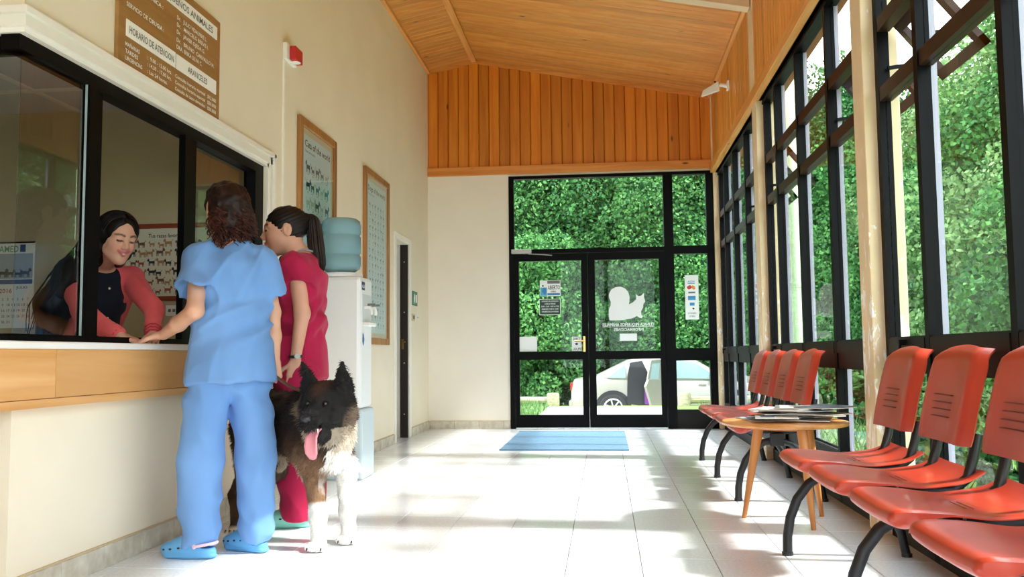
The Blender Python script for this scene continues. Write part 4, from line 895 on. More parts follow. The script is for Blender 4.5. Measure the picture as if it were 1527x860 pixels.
def bench(cy_, label):
    b = empty('beam_bench', (1.0, cy_, 0), 0, label, 'bench', 'red plastic benches along the windows')
    B((-.03, -.98, .345), (.03, .98, .395)).build('beam', M_tube, b, bevel=.004)
    for q in (-1.0, 0, 1.0):
        lg = MB().tube([(-.228, q, .0), (-.226, q, .08), (-.212, q, .16), (-.18, q, .24), (-.13, q, .305), (-.07, q, .345), (0, q, .36)], .021, 12); o = lg.build('front_leg', M_tube, b, smooth=True, angle=60)
        lg = MB().tube([(0, q, .36), (.09, q, .335), (.16, q, .28), (.215, q, .20), (.25, q, .10), (.27, q, .0)], .019, 12); o = lg.build('rear_leg', M_tube, b, smooth=True, angle=60)
        B((-.04, q-.035, .325), (.04, q+.035, .40)).build('bracket', M_tube, b, bevel=.003)
        for (x_, r_) in ((-.228, .024), (.27, .022)): MB().lathe([(r_, 0), (r_, .015)], 12, (x_, q, 0)).build('foot_cap', M_tube, b)
    for k_ in range(4):
        q = (1.5-k_)*.56
        s_ = link('seat', seat_me, b); s_.location = (-.245, q, .440)
        for i in range(5):
            sl_ = B((.235+i*.020, -.06, -.0115), (.239+i*.020, .06, -.0088)).build('seat_slot', M_slot, s_)
        a_ = link('backrest', back_me, b); a_.location = (.155, q, .562)
        for i in range(4):
            B((.0125+.0056*i, -.075, .085+i*.025), (.032+i*.0056, .075, .0875+i*.025)).build('back_slot', M_slot, a_)
        for e in (-.165, .165):
            MB().tube([(-.02, q+e*.8, .405), (.08, q+e*.8, .408), (.15, q+e, .418), (.195, q+e, .455), (.215, q+e, .52), (.232, q+e, .60)], .0175, 10).build('back_tube', M_tube, b, smooth=True, angle=60)
        B((-.1, q-.14, .395), (.1, q-.11, .41)).build('seat_bearer', M_tube, b); B((-.1, q+.11, .395), (.1, q+.14, .41)).build('seat_bearer', M_tube, b)
bench(3.0, 'near bench of four red plastic seats on black curved legs'); bench(6.42, 'far bench of four red plastic seats beyond the side table')
# ------------------------------------------------------------------ side table with magazines
tb = empty('side_table', (.93, 4.79, 0), 0, 'low round wooden side table with three tapered legs', 'table')
M_tab = wood('table_beech', srgb('D79A5C'), srgb('BE7F42'), 1, .35, scale=.6, knots=False, rnd=.05)
M_leg = wood('leg_beech', srgb('CF8E50'), srgb('B9763A'), 2, .4, scale=.8, knots=False, rnd=.08)
MB().lathe([(.30, .496), (.318, .500), (.322, .510), (.318, .519), (.30, .522)], 48).build('table_top', M_tab, tb, smooth=True, angle=40)
for (x, y) in ((.72, 4.87), (1.01, 4.56), (1.137, 4.93)):
    p_, q_ = Vector((x-.93, y-4.79, 0)), Vector(((x-.95)*.62+.02, (y-4.79)*.62, .497))
    MB().tube([p_, p_.lerp(q_, .5), p_.lerp(q_, .85), q_], [.012, .020, .026, .027], 12).build('leg', M_leg, tb, smooth=True, angle=60)
MB().lathe([(.16, .478), (.16, .496)], 24).build('apron_plate', M_leg, tb)
cov = [plain('mag_%d' % i, srgb(c)) for i, c in enumerate(('5B6B7A', 'B9B4AC', '3C3F45', '8A6A5A', 'D9D6CF', '6F7F93', '9A9FA6', '4A3A38', 'C9A890', '7C8AA0', 'E5E2DC', '555A55'))]
cw = ('slate blue', 'light grey', 'charcoal', 'brown', 'ivory', 'steel blue', 'silver grey', 'dark maroon', 'peach', 'dusty blue', 'white', 'olive grey')
lie = ('lying flat on the table top', 'skewed on the low layer', 'poking out of the pile', 'overhanging the table edge', 'in the middle of the pile', 'resting near the top of the pile')
M_page = plain('magazine_pages', srgb('E8E4DA')); z = .5225; rs = random.Random(21)
spots = [(-.10,.05,.2),(.12,-.05,-.3),(.0,.10,.9),(.16,.09,.5),(-.06,-.10,-.15),(.08,.02,1.2),(-.03,.03,.1),(.14,-.10,.7),(.03,.08,-.5),(.10,.0,.25),(-.02,-.04,1.0),(.07,.05,-.2),(.19,-.03,.4)]
for k_, (dx, dy, an) in enumerate(spots):
    layer = k_//2; zz = .5225+k_*.0056
    r = empty('magazine', (.93+dx, 4.79+dy, zz), an, '%s magazine %s, %s' % (cw[k_ % 12], lie[k_ % 6], ('lowest of the pile', 'second from the bottom', 'third from the bottom', 'fourth from the bottom', 'fifth from the bottom', 'sixth from the bottom', 'seventh from the bottom', 'sixth from the top', 'fifth from the top', 'fourth from the top', 'third from the top', 'second from the top', 'topmost of the pile')[k_]), 'magazine', 'magazines piled on the side table')
    w_, h_ = .105, .14
    def sheet_mb(z0, z1, bend):
        n_ = 6; V = []; Fq = []
        for i in range(n_+1):
            x = -w_+2*w_*i/n_; c_ = bend*max(0, (i/n_-.5))**2*.06
            V += [(x, -h_, z0+c_), (x, h_, z0+c_), (x, h_, z1+c_), (x, -h_, z1+c_)]
        for i in range(n_):
            for a_ in range(4): Fq.append((i*4+a_, i*4+(a_+1) % 4, (i+1)*4+(a_+1) % 4, (i+1)*4+a_))
        Fq += [(3,2,1,0), tuple(n_*4+a_ for a_ in range(4))]
        return MB().add(V, Fq)
    bd = rs.uniform(0, .45) if k_ > 6 else 0
    sheet_mb(.0004, .0046, bd).build('pages', M_page, r); sheet_mb(.0046, .0053, bd).build('cover', cov[k_ % 12], r)
    p = Print((0, 0, .0054), (1,0,0), (0,1,0), (0,0,1))
    p.rect(cov[(k_+5) % 12], -.08, -.1, -.01, .04, .0002); p.rect(M_wprint, -.085, .09, .0, .115, .0002); p.build(r, {cov[(k_+5) % 12]: 'cover_picture', M_wprint: 'cover_title'})
# ------------------------------------------------------------------ signed-distance modelling for bodies and cloth
_lat = np.random.default_rng(3).random((32, 32, 32)).astype(np.float32)
def vnoise(P):
    P = np.asarray(P, np.float32); i = np.floor(P).astype(int); f = P-i; f = f*f*(3-2*f); r = 0
    for dx in (0, 1):
        wx = f[..., 0] if dx else 1-f[..., 0]
        for dy in (0, 1):
            wy = f[..., 1] if dy else 1-f[..., 1]
            for dz in (0, 1):
                wz = f[..., 2] if dz else 1-f[..., 2]
                r = r+_lat[(i[..., 0]+dx) % 32, (i[..., 1]+dy) % 32, (i[..., 2]+dz) % 32]*wx*wy*wz
    return r*2-1
def nrmz(v): v = np.asarray(v, float); return v/np.linalg.norm(v)
class Frm:
    """local frame: forward, left, up"""
    def __init__(s, c, f, u=(0, 0, 1), k=1.):
        s.c = np.asarray(c, float); s.f = nrmz(f); u = np.asarray(u, float); s.l = nrmz(np.cross(u, s.f)); s.u = np.cross(s.f, s.l); s.k = k
        s.R = np.stack([s.f, s.l, s.u], 1)
    def __call__(s, f, l, u): return s.c+s.k*(s.f*f+s.l*l+s.u*u)
    def loc(s, P): return ((P-s.c)@s.R)/s.k
class Sdf:
    def __init__(s, lo, hi, h):
        s.lo = np.asarray(lo, float); s.h = h; n = np.ceil((np.asarray(hi)-s.lo)/h).astype(int)+1
        s.ax = [(s.lo[i]+h*np.arange(n[i])).astype(np.float32) for i in range(3)]; s.S = np.full(n, .3, np.float32)
    def sub(s, lo, hi):
        sl = []
        for i in range(3):
            a = int(max(0, math.floor((lo[i]-s.lo[i])/s.h))); b = int(min(len(s.ax[i]), math.ceil((hi[i]-s.lo[i])/s.h)+1)); sl.append(slice(a, max(a, b)))
        sl = tuple(sl); x, y, z = (s.ax[i][sl[i]] for i in range(3))
        return sl, x[:, None, None], y[None, :, None], z[None, None, :]
    def put(s, sl, d, k, op):
        a = s.S[sl]
        if a.size == 0: return
        if op == 'cut': a = -a
        if k > 0:
            hh = np.maximum(k-np.abs(a-d), 0)/k; r = np.minimum(a, d)-hh*hh*k*.25
        else: r = np.minimum(a, d)
        s.S[sl] = -r if op == 'cut' else r
    def rc(s, a, b, ra, rb=None, k=.02, op='add', fl=None):
        """tapered capsule; fl=(axis, factor) squashes it along a direction"""
        rb = ra if rb is None else rb; a = np.asarray(a, float); b = np.asarray(b, float); m_ = max(ra, rb)+k+.03
        sl, x, y, z = s.sub(np.minimum(a, b)-m_, np.maximum(a, b)+m_)
        d = b-a; L2 = max(float(d@d), 1e-9); px, py, pz = x-a[0], y-a[1], z-a[2]
        t = np.clip((px*d[0]+py*d[1]+pz*d[2])/L2, 0, 1)
        qx, qy, qz = px-t*d[0], py-t*d[1], pz-t*d[2]
        if fl is not None:
            n_ = nrmz(fl[0]); q = (qx*n_[0]+qy*n_[1]+qz*n_[2])*(fl[1]-1); qx = qx+q*n_[0]; qy = qy+q*n_[1]; qz = qz+q*n_[2]
        s.put(sl, (np.sqrt(qx*qx+qy*qy+qz*qz)-(ra+(rb-ra)*t)).astype(np.float32), k, op)
    def chain(s, pts, rs, k=.02, **kw):
        for i in range(len(pts)-1): s.rc(pts[i], pts[i+1], rs[i], rs[i+1], k, **kw)
    def ell(s, c, r, R=None, k=.02, op='add'):
        c = np.asarray(c, float); r = np.asarray(r, float); m_ = r.max()+k+.03
        sl, x, y, z = s.sub(c-m_, c+m_); x = x-c[0]; y = y-c[1]; z = z-c[2]
        if R is not None: x, y, z = (x*R[0, i]+y*R[1, i]+z*R[2, i] for i in range(3))
        k0 = np.sqrt((x/r[0])**2+(y/r[1])**2+(z/r[2])**2); k1 = np.sqrt((x/r[0]**2)**2+(y/r[1]**2)**2+(z/r[2]**2)**2)+1e-6
        s.put(sl, (k0*(k0-1)/k1).astype(np.float32), k, op)
    def tubeo(s, a, b, R, ra, rb, k=.02, op='add', rnd=.01):
        """oval tube a->b, ra/rb = (forward radius, side radius); R columns forward, left, up"""
        a = np.asarray(a, float); b = np.asarray(b, float); m_ = max(*ra, *rb)+k+.03
        sl, x, y, z = s.sub(np.minimum(a, b)-m_, np.maximum(a, b)+m_); d = b-a; L = np.linalg.norm(d); d = d/L
        px, py, pz = x-a[0], y-a[1], z-a[2]; t = px*d[0]+py*d[1]+pz*d[2]; tt = np.clip(t/L, 0, 1)
        qx, qy, qz = px-t*d[0], py-t*d[1], pz-t*d[2]
        f = qx*R[0, 0]+qy*R[1, 0]+qz*R[2, 0]; l = qx*R[0, 1]+qy*R[1, 1]+qz*R[2, 1]
        r1 = ra[0]+(rb[0]-ra[0])*tt; r2 = ra[1]+(rb[1]-ra[1])*tt
        q = np.sqrt((f/r1)**2+(l/r2)**2)+1e-6; dr = (q-1)*np.sqrt(f*f+l*l)/q; cap = np.maximum(-t, t-L)
        dd = np.where((dr > -rnd) & (cap > -rnd), np.sqrt(np.maximum(dr+rnd, 0)**2+np.maximum(cap+rnd, 0)**2)-rnd, np.maximum(dr, cap))
        s.put(sl, dd.astype(np.float32), k, op)
    def plane(s, p, n, k=0):
        """keep the side the normal points away from"""
        n = nrmz(n); d = (s.ax[0][:, None, None]-p[0])*n[0]+(s.ax[1][None, :, None]-p[1])*n[1]+(s.ax[2][None, None, :]-p[2])*n[2]
        s.S = np.maximum(s.S, d.astype(np.float32))
    def disp(s, fn, band=.04):
        ix = np.argwhere(np.abs(s.S) < band)
        P = np.stack([s.ax[i][ix[:, i]] for i in range(3)], 1); s.S[tuple(ix.T)] += fn(P).astype(np.float32)
    def net(s):
        S = s.S; neg = S < 0
        for i in range(3):
            idx = [slice(None)]*3
            for e in (0, -1): idx[i] = e; neg[tuple(idx)] = False; S[tuple(idx)] = np.maximum(S[tuple(idx)], .001)
        c = np.zeros(tuple(n-1 for n in S.shape), np.uint8); cr = [(i, j, k) for i in (0, 1) for j in (0, 1) for k in (0, 1)]
        def sh(o): return tuple(slice(o[i], S.shape[i]-1+o[i]) for i in range(3))
        for o in cr: c += neg[sh(o)]
        act = np.argwhere((c > 0) & (c < 8)); ids = np.full(c.shape, -1, np.int32); ids[tuple(act.T)] = np.arange(len(act))
        val = {o: S[act[:, 0]+o[0], act[:, 1]+o[1], act[:, 2]+o[2]] for o in cr}
        acc = np.zeros((len(act), 3)); cnt = np.zeros(len(act))
        for a in cr:
            for i in range(3):
                if a[i]: continue
                b = list(a); b[i] = 1; b = tuple(b); va, vb = val[a], val[b]; m_ = (va < 0) != (vb < 0)
                t = np.where(m_, va/np.where(m_, va-vb, 1), 0); p = np.tile(np.array(a, float), (len(act), 1)); p[:, i] = t
                acc[m_] += p[m_]; cnt[m_] += 1
        V = s.lo+s.h*(act+acc/cnt[:, None]); Q = []
        for i in range(3):
            j, k = (i+1) % 3, (i+2) % 3; sa = [slice(0, n) for n in S.shape]; sa[i] = slice(0, S.shape[i]-1); sb = list(sa); sb[i] = slice(1, S.shape[i])
            A, B_ = neg[tuple(sa)], neg[tuple(sb)]; e = np.argwhere(A != B_); e = e[(e[:, j] > 0) & (e[:, k] > 0) & (e[:, j] < S.shape[j]-1) & (e[:, k] < S.shape[k]-1)]
            fl = A[tuple(e.T)]
            def cid(dj, dk):
                q = e.copy(); q[:, j] -= dj; q[:, k] -= dk; return ids[tuple(q.T)]
            q = np.stack([cid(1, 1), cid(0, 1), cid(0, 0), cid(1, 0)], 1); q[~fl] = q[~fl][:, ::-1]; Q.append(q)
        return V, np.concatenate(Q)
def fast_mesh(name, V, Q, colr=None, smooth=True):
    me = bpy.data.meshes.new(name); n = Q.shape[1]
    me.vertices.add(len(V)); me.vertices.foreach_set('co', V.reshape(-1).astype(np.float32)); me.loops.add(Q.size); me.loops.foreach_set('vertex_index', Q.reshape(-1).astype(np.int32))
    me.polygons.add(len(Q)); me.polygons.foreach_set('loop_start', np.arange(0, Q.size, n, dtype=np.int32))
    if smooth: me.polygons.foreach_set('use_smooth', np.ones(len(Q), bool))
    me.update(calc_edges=True)
    if colr is not None:
        at = me.color_attributes.new('Col', 'FLOAT_COLOR', 'POINT'); at.data.foreach_set('color', np.c_[colr, np.ones(len(V))].reshape(-1).astype(np.float32))
    return me
def relax(V, Q, it=1, lam=.5):
    for _ in range(it):
        acc = np.zeros_like(V); cnt = np.zeros(len(V))
        for a, b in ((0, 1), (1, 2), (2, 3), (3, 0)):
            np.add.at(acc, Q[:, a], V[Q[:, b]]); np.add.at(cnt, Q[:, a], 1); np.add.at(acc, Q[:, b], V[Q[:, a]]); np.add.at(cnt, Q[:, b], 1)
        V = V*(1-lam)+lam*acc/np.maximum(cnt, 1)[:, None]
    return V
def sdf_obj(s, name, m, parent, colf=None, it=1):
    V, Q = s.net(); V = relax(V, Q, it) if it else V
    me = fast_mesh(name, V, Q, colf(V) if colf else None); o = link(name, me, parent, m)
    if parent is not None: o.matrix_parent_inverse = parent.matrix_basis.inverted()
    return o
def place(o, parent): o.matrix_parent_inverse = parent.matrix_basis.inverted(); return o
def smoothstep(x, a, b): t = np.clip((x-a)/(b-a), 0, 1); return t*t*(3-2*t)
def seg_dist(P, a, b):
    a = np.asarray(a, float); b = np.asarray(b, float); d = b-a; t = np.clip(((P-a)@d)/max(d@d, 1e-9), 0, 1); return np.linalg.norm(P-a-t[:, None]*d, axis=1)
def mixc(c, c2, w): return c*(1-w[:, None])+np.asarray(c2)*w[:, None]
# head, hand, shoe builders ---------------------------------------------------
def head(s, H, smile=1., neck_to=None, neck_r=.05):
    R = H.R; k_ = H.k
    def E(c, r, k=.02, op='add'): s.ell(H(*c), np.array(r)*k_, R, k*k_, op)
    def C(a, b, ra, rb, k=.015, op='add'): s.rc(H(*a), H(*b), ra*k_, rb*k_, k*k_, op)
    E((-.012, 0, .03), (.097, .075, .084)); E((.028, 0, -.03), (.060, .062, .085), .03)
    C((.012, .038, -.062), (.055, .012, -.098), .026, .018, .025); C((.012, -.038, -.062), (.055, -.012, -.098), .026, .018, .025); E((.066, 0, -.1), (.017, .02, .015), .02)
    for q in (-1, 1):
        E((.056, q*.036, -.032-.0), (.026, .025, .024), .02); C((.080, q*.012, .026), (.066, q*.05, .024), .010, .008, .018)
        E((.090, q*.031, .004), (.016, .016, .010), .012, 'cut'); E((.0775, q*.031, .003), (.0135, .0145, .0125), .004)
        E((-.020, q*.076, -.004), (.021, .009, .033), .008); E((-.014, q*.085, -.002), (.010, .006, .018), .005, 'cut')
    C((.084, 0, .012), (.107, 0, -.026), .0085, .0105, .016)
    for q in (-1, 1): E((.097, q*.011, -.033), (.011, .009, .0075), .009)
    for q in (-1, 1):
        C((.0935, 0, -.0565), (.080, q*.027, -.053+.006*smile), .0062, .0035, .006); C((.091, 0, -.0675), (.080, q*.024, -.058+.006*smile), .0072, .0035, .006)
    if neck_to is not None: s.rc(H(-.022, 0, -.055), neck_to, .050*k_, neck_r, .03)
def skin_col(H, base, lip, brow, hairc=None):
    def fn(V):
        n = vnoise(V*30); c = np.tile(np.array(base), (len(V), 1))*(1+.05*n[:, None])
        L = H.loc(V); front = L[:, 0] > .02
        for q in (-1, 1):
            ck = np.exp(-(((L[:, 0]-.07)/.03)**2+((L[:, 1]-q*.036)/.022)**2+((L[:, 2]+.032)/.02)**2)); c = mixc(c, np.array(base)*np.array([1.05, .72, .68]), .55*ck)
            lp = np.minimum(seg_dist(L, (.0985, 0, -.0565), (.084, q*.026, -.047)), seg_dist(L, (.097, 0, -.067), (.084, q*.023, -.052))); c = mixc(c, lip, front*(1-smoothstep(lp, .005, .009)))
            bd = np.minimum(seg_dist(L, (.094, q*.016, .027), (.086, q*.036, .033)), seg_dist(L, (.086, q*.036, .033), (.07, q*.052, .026))); c = mixc(c, brow, .85*front*(1-smoothstep(bd, .0035, .008)))
            ed = seg_dist(L, (.090, q*.019, .000), (.083, q*.044, .001)); c = mixc(c, np.array(brow)*.4, .95*front*(1-smoothstep(ed, .0035, .007)))
        md = seg_dist(L, (.099, -.016, -.061), (.099, .016, -.061)); c = mixc(c, (.75, .68, .64), .6*(1-smoothstep(md, .003, .006))*front)
        return np.clip(c, 0, 1)
    return fn
def hand(s, Wp, d, n, th, curl=.35, spread=.02, k=1., thumb_in=.3, r0=.0085):
    """Wp wrist, d towards the fingertips, n palm normal (fingers curl that way), th towards the thumb"""
    Wp = np.asarray(Wp, float); d = nrmz(d); n = np.asarray(n, float); n = nrmz(n-d*(n@d)); sd = np.cross(d, n); sd = sd if sd@np.asarray(th) > 0 else -sd
    for i, (off, L, rr) in enumerate(((.030, .075, 1.), (.010, .082, 1.05), (-.010, .077, 1.), (-.029, .060, .88))):
        kn = Wp+k*(d*(.088-.006*abs(i-1))+sd*off); s.rc(Wp+k*(d*.012+sd*off*.55), kn, .0135*k, .0115*k, .012*k)
        p = kn; a = 0; dirn = nrmz(d+sd*(off*spread*20))
        for j, f in enumerate((.46, .31, .23)):
            a += curl*(.9 if j == 0 else 1.15)+(.06*i if curl > .6 else .03*i); q = p+k*L*f*(dirn*math.cos(a)+n*math.sin(a)); s.rc(p, q, (r0-.0008*j)*rr*k, (r0-.0008*(j+1))*rr*k, .003*k); p = q
    b = Wp+k*(d*.028+sd*.026); t1 = nrmz(d*.62+sd*.75+n*thumb_in); p = b; s.rc(Wp+k*d*.01, b, .015*k, .014*k, .01*k)
    for j, (f, tw) in enumerate(((.038, 0), (.032, .35), (.026, .35))):
        t1 = nrmz(t1+(n*.5+d*.6-sd*.25)*tw*(1+curl)); q = p+k*f*t1; s.rc(p, q, (.0115-.001*j)*k, (.0105-.001*j)*k, .004*k); p = q
def tubes_mesh(lines, radii, n=5, cols=None):
    """many tubes as arrays; lines: list of (m,3), radii list of (m,)"""
    Vs, Qs, Cs, base = [], [], [], 0
    ang = np.arange(n)*2*PI/n
    for li, (P, r) in enumerate(zip(lines, radii)):
        P = np.asarray(P, float); m_ = len(P); T = np.gradient(P, axis=0); T /= np.linalg.norm(T, axis=1)[:, None]+1e-9
        ref = np.array([.31, .47, .83]); A = np.cross(T, ref); A /= np.linalg.norm(A, axis=1)[:, None]+1e-9; Bn = np.cross(T, A)
        ring = P[:, None]+np.asarray(r)[:, None, None]*(A[:, None]*np.cos(ang)[None, :, None]+Bn[:, None]*np.sin(ang)[None, :, None])
        Vs.append(ring.reshape(-1, 3)); i = np.arange(m_-1)[:, None]*n; k = np.arange(n)[None]; k2 = (k+1) % n
        Qs.append(np.stack([i+k, i+k2, i+n+k2, i+n+k], -1).reshape(-1, 4)+base); base += m_*n
        if cols is not None: Cs.append(np.tile(cols[li], (m_*n, 1)))
    return np.concatenate(Vs), np.concatenate(Qs), (np.concatenate(Cs) if cols is not None else None)
def hair_obj(parts, name, m, parent):
    """join (V,Q,C) pieces into one mesh"""
    V, Q, C, b = [], [], [], 0
    for v, q, c in parts: V.append(v); Q.append(q+b); C.append(c); b += len(v)
    me = fast_mesh(name, np.concatenate(V), np.concatenate(Q), np.concatenate(C)); return place(link(name, me, parent, m), parent)
M_skin = mat('skin', (.6, .35, .25), .5, vc=True, spec=.35); M_skin.node_tree.nodes['Principled BSDF'].inputs['Subsurface Weight'].default_value = .08; M_skin.node_tree.nodes['Principled BSDF'].inputs['Subsurface Radius'].default_value = (.012, .005, .003)
M_hair = mat('hair', (.05, .02, .01), .5, vc=True, spec=.25)
def cloth(name, c, c2, rough=.85): return mat(name, c, rough, c2=c2, vscale=3, bump=.12, bscale=450, sheen=.08, spec=.25)
def croc(parent, toe_dir, heel, m, mstrap, name='clog', L=.262, dark=None, zt=0, sock=None):
    """closed-toe foam clog standing on the floor; heel = rear end on the ground"""
    f = Frm((heel[0], heel[1], 0), (toe_dir[0], toe_dir[1], 0)); s = Sdf(f.c+np.array([-.32, -.32, -.03]), f.c+np.array([.32, .32, .16]), .0045)
    s.ell(f(.075, 0, .03), (.075, .040, .036), f.R, .03); s.ell(f(.17, 0, .036), (.092, .050, .040), f.R, .04); s.ell(f(.13, 0, .055), (.07, .040, .040), f.R, .03)
    s.rc(f(.03, 0, .012), f(.2, 0, .012), .034, .046, .01, fl=((0, 0, 1), 2.6))
    s.ell(f(.055, 0, .085), (.060, .034, .048), f.R, .012, 'cut'); s.plane((0, 0, .001), (0, 0, -1))
    o = sdf_obj(s, name, m, parent, it=1)
    st = MB(); pts = []
    for i in range(13):
        t = PI*i/12; pts.append(f(.075-.078*math.sin(t), .046*math.cos(t), .058+.012*math.sin(t)))
    st.tube(pts, .007, 6); q = place(st.build('heel_strap', mstrap, o, smooth=True), o); q.matrix_parent_inverse = Matrix.Identity(4)
    dk = plain('clog_hole', (.01, .012, .02))
    for (a, b, z_) in ((.115, .046, .052), (.15, .049, .05), (.19, .047, .044), (.225, .038, .04)):
        for sg_ in (-1, 1):
            e = MB().ell((0, 0, 0), (.009, .004, .005), 8, 6); ob = e.build('vent_hole', dk, o); ob.matrix_local = Matrix.Translation(f(a, sg_*b, z_)) @ Matrix(((f.f[0], f.l[0], 0), (f.f[1], f.l[1], 0), (0, 0, 1))).to_4x4()
    for sg_ in (-1, 1):
        e = MB().ell((0, 0, 0), (.011, .006, .011), 10, 6); ob = e.build('strap_rivet', mstrap, o); ob.matrix_local = Matrix.Translation(f(.078, sg_*.047, .058)) @ Matrix(((f.f[0], f.l[0], 0), (f.f[1], f.l[1], 0), (0, 0, 1))).to_4x4()
    if sock is not None:
        s2 = Sdf(f.c+np.array([-.2, -.2, 0]), f.c+np.array([.2, .2, .2]), .006); s2.chain([f(.07, 0, .13), f(.065, 0, .07), f(.05, 0, .045)], [.036, .04, .034], .01); s2.rc(f(.06, 0, .045), f(.12, 0, .05), .034, .03); sdf_obj(s2, 'sock', sock, o).matrix_parent_inverse = Matrix.Identity(4)
    return o
# ------------------------------------------------------------------ nurse in blue scrubs, back to the viewer
A = np.array
M_blue = cloth('blue_scrub', srgb('749FD6'), srgb('6791C8')); M_croc = mat('blue_foam', srgb('5FA3D6'), .6); M_strapp = mat('pale_pink_strap', srgb('E3C3D6'), .5)
nb_ = empty('person', (-1.70, 3.86, 0), 0, 'person in pale blue scrubs leaning a hand on the reception counter', 'person')
T = Frm((-1.70, 3.86, 1.2), (-.52, .85, 0))            # torso frame, faces away and left
Hd = Frm((-1.735, 3.845, 1.553), (-.66, .74, -.12), k=1.0)
shL, shR = T(0, .142, .122), T(0, -.142, .108)
elL, wrL = A((-1.775, 3.66, 1.085)), A((-1.99, 3.80, .985))
elR, wrR = A((-1.555, 3.99, 1.09)), A((-1.527, 3.955, .862))
hipL, hipR = A((-1.775, 3.80, .80)), A((-1.635, 3.905, .80)); knL, knR = A((-1.805, 3.795, .42)), A((-1.600, 3.925, .42)); anL, anR = A((-1.815, 3.805, .09)), A((-1.595, 3.945, .09))
s = Sdf((-2.2, 3.5, .02), (-1.38, 4.2, 1.72), .0045)
head(s, Hd, 1, T(-.02, 0, .21), .056)
s.ell(T(-.01, 0, .07), (.10, .145, .15), T.R, .05); s.ell(T(0, 0, -.12), (.09, .125, .13), T.R, .05); s.ell(T(0, 0, -.33), (.10, .15, .12), T.R, .05); s.rc(shL, shR, .05, .05, .05)
s.chain([shL, elL], [.045, .036], .02); s.chain([elL, (elL+wrL)/2+A((.0, -.005, -.003)), wrL], [.036, .034, .024], .02); s.chain([shR, elR], [.045, .037], .02); s.chain([elR, (elR+wrR)/2, wrR], [.037, .034, .024], .02)
for a, b, c in ((hipL, knL, anL), (hipR, knR, anR)): s.chain([a, b, c], [.075, .05, .036], .03)
s.rc(anL, anL+A((-.10, .01, -.045)), .034, .03); s.rc(anR, anR+A((-.09, .04, -.045)), .034, .03)
hand(s, wrL, (-.86, .42, -.14), (0, 0, -1), (.2, -.9, 0), .16, .03, .98)
hand(s, wrR, (.02, -.12, -1), (-.4, .9, 0), (-.8, -.4, 0), 1.05, 0, .95, .6)
body = sdf_obj(s, 'body', M_skin, nb_, skin_col(Hd, (.66, .36, .24), (.5, .17, .15), (.05, .02, .012)))
# tunic: sleeves first, so their openings do not bite into the body of the garment
def ridge(P): return 1-2*np.abs(vnoise(P))
s = Sdf((-2.12, 3.46, .68), (-1.36, 4.22, 1.5), .0052)
sLe, sRe = shL*.30+elL*.70+A((-.012, .0, 0)), shR*.36+elR*.64
s.chain([shL, sLe], [.062, .094], .03); s.chain([shR, sRe], [.062, .080], .03)
ax = nrmz(elL-shL); s.rc(sLe+ax*.075, sLe+ax*.2, .14, .14, .004, 'cut'); s.rc(sLe-ax*.01, sLe+ax*.2, .072, .080, .004, 'cut')
ax = nrmz(elR-shR); s.rc(sRe+ax*.065, sRe+ax*.17, .12, .12, .004, 'cut'); s.rc(sRe, sRe+ax*.2, .056, .064, .004, 'cut')
s.ell(T(-.01, 0, .055), (.122, .158, .15), T.R, .05); s.rc(shL, shR, .058, .058, .05)
for q in (shL, shR): s.rc(T(-.02, 0, .175), q+A((0, 0, .012)), .050, .048, .04)
s.tubeo(T(0, 0, .1), T(0, 0, -.15), T.R, (.122, .160), (.122, .158), .06); s.tubeo(T(0, 0, -.12), T(-.012, -.005, -.43), T.R, (.124, .158), (.150, .192), .06, rnd=.006)
s.rc(T(-.2, .235, -.46), T(-.0, .20, -.28), .016, .006, .004, 'cut')
s.ell(Hd(-.03, 0, -.15), (.060, .060, .05), None, .01, 'cut')
def wr(P):
    L = T.loc(P); w = -.006*ridge(P*A((7, 7, 4)))+.003*vnoise(P*A((22, 22, 12)))
    low = smoothstep(-L[:, 2], .10, .30); mid = np.exp(-((L[:, 2]+.16)/.09)**2)
    w = w-.008*low*ridge(np.c_[L[:, 1]*11+L[:, 2]*2, L[:, 0]*5, L[:, 2]*1.5])
    w = w-.009*mid*ridge(np.c_[L[:, 1]*5+L[:, 2]*9, L[:, 0]*4, L[:, 2]*14+L[:, 1]*6])
    up = smoothstep(L[:, 2], -.12, .02); w = w-.007*up*ridge(np.c_[(L[:, 1]+.5*L[:, 2])*13, L[:, 0]*4, L[:, 2]*3+.4])
    return w
s.disp(lambda P: 1.5*wr(P)); tun = sdf_obj(s, 'tunic', M_blue, nb_, it=1)
# trousers
s = Sdf((-2.12, 3.5, .035), (-1.35, 4.2, 1.0), .006)
s.ell(T(-.012, 0, -.37), (.110, .150, .12), T.R, .05)
s.chain([hipL, knL+A((0, 0, 0)), anL+A((.005, 0, -.03))], [.094, .092, .074], .012); s.chain([hipR, knR, anR+A((0, 0, -.028))], [.090, .082, .070], .012)
s.plane((0, 0, .052), (0, 0, -1))
def wr2(P): return -.007*ridge(P*A((9, 9, 3)))+.003*vnoise(P*A((20, 20, 11)))-.006*ridge(np.c_[P[:, 0]*6, P[:, 1]*6, P[:, 2]*9+P[:, 0]*8])+.006*np.sin(P[:, 2]*48+5*vnoise(P*4)+8*P[:, 0])*smoothstep(-P[:, 2], -.30, -.08)+.005*np.sin(P[:, 2]*40+30*P[:, 0]+4*vnoise(P*5))*np.exp(-((P[:, 2]-.7)/.1)**2)
s.disp(lambda P: 1.3*wr2(P)); sdf_obj(s, 'trousers', M_blue, nb_, it=1)
M_sock = mat('striped_sock', srgb('3A3550'), .8)
croc(nb_, (-1, .06), (anL[0]+.095, anL[1]-.022), M_croc, M_strapp, L=.26); croc(nb_, (-.86, .36), (anR[0]+.06, anR[1]-.045), M_croc, M_strapp, sock=M_sock)
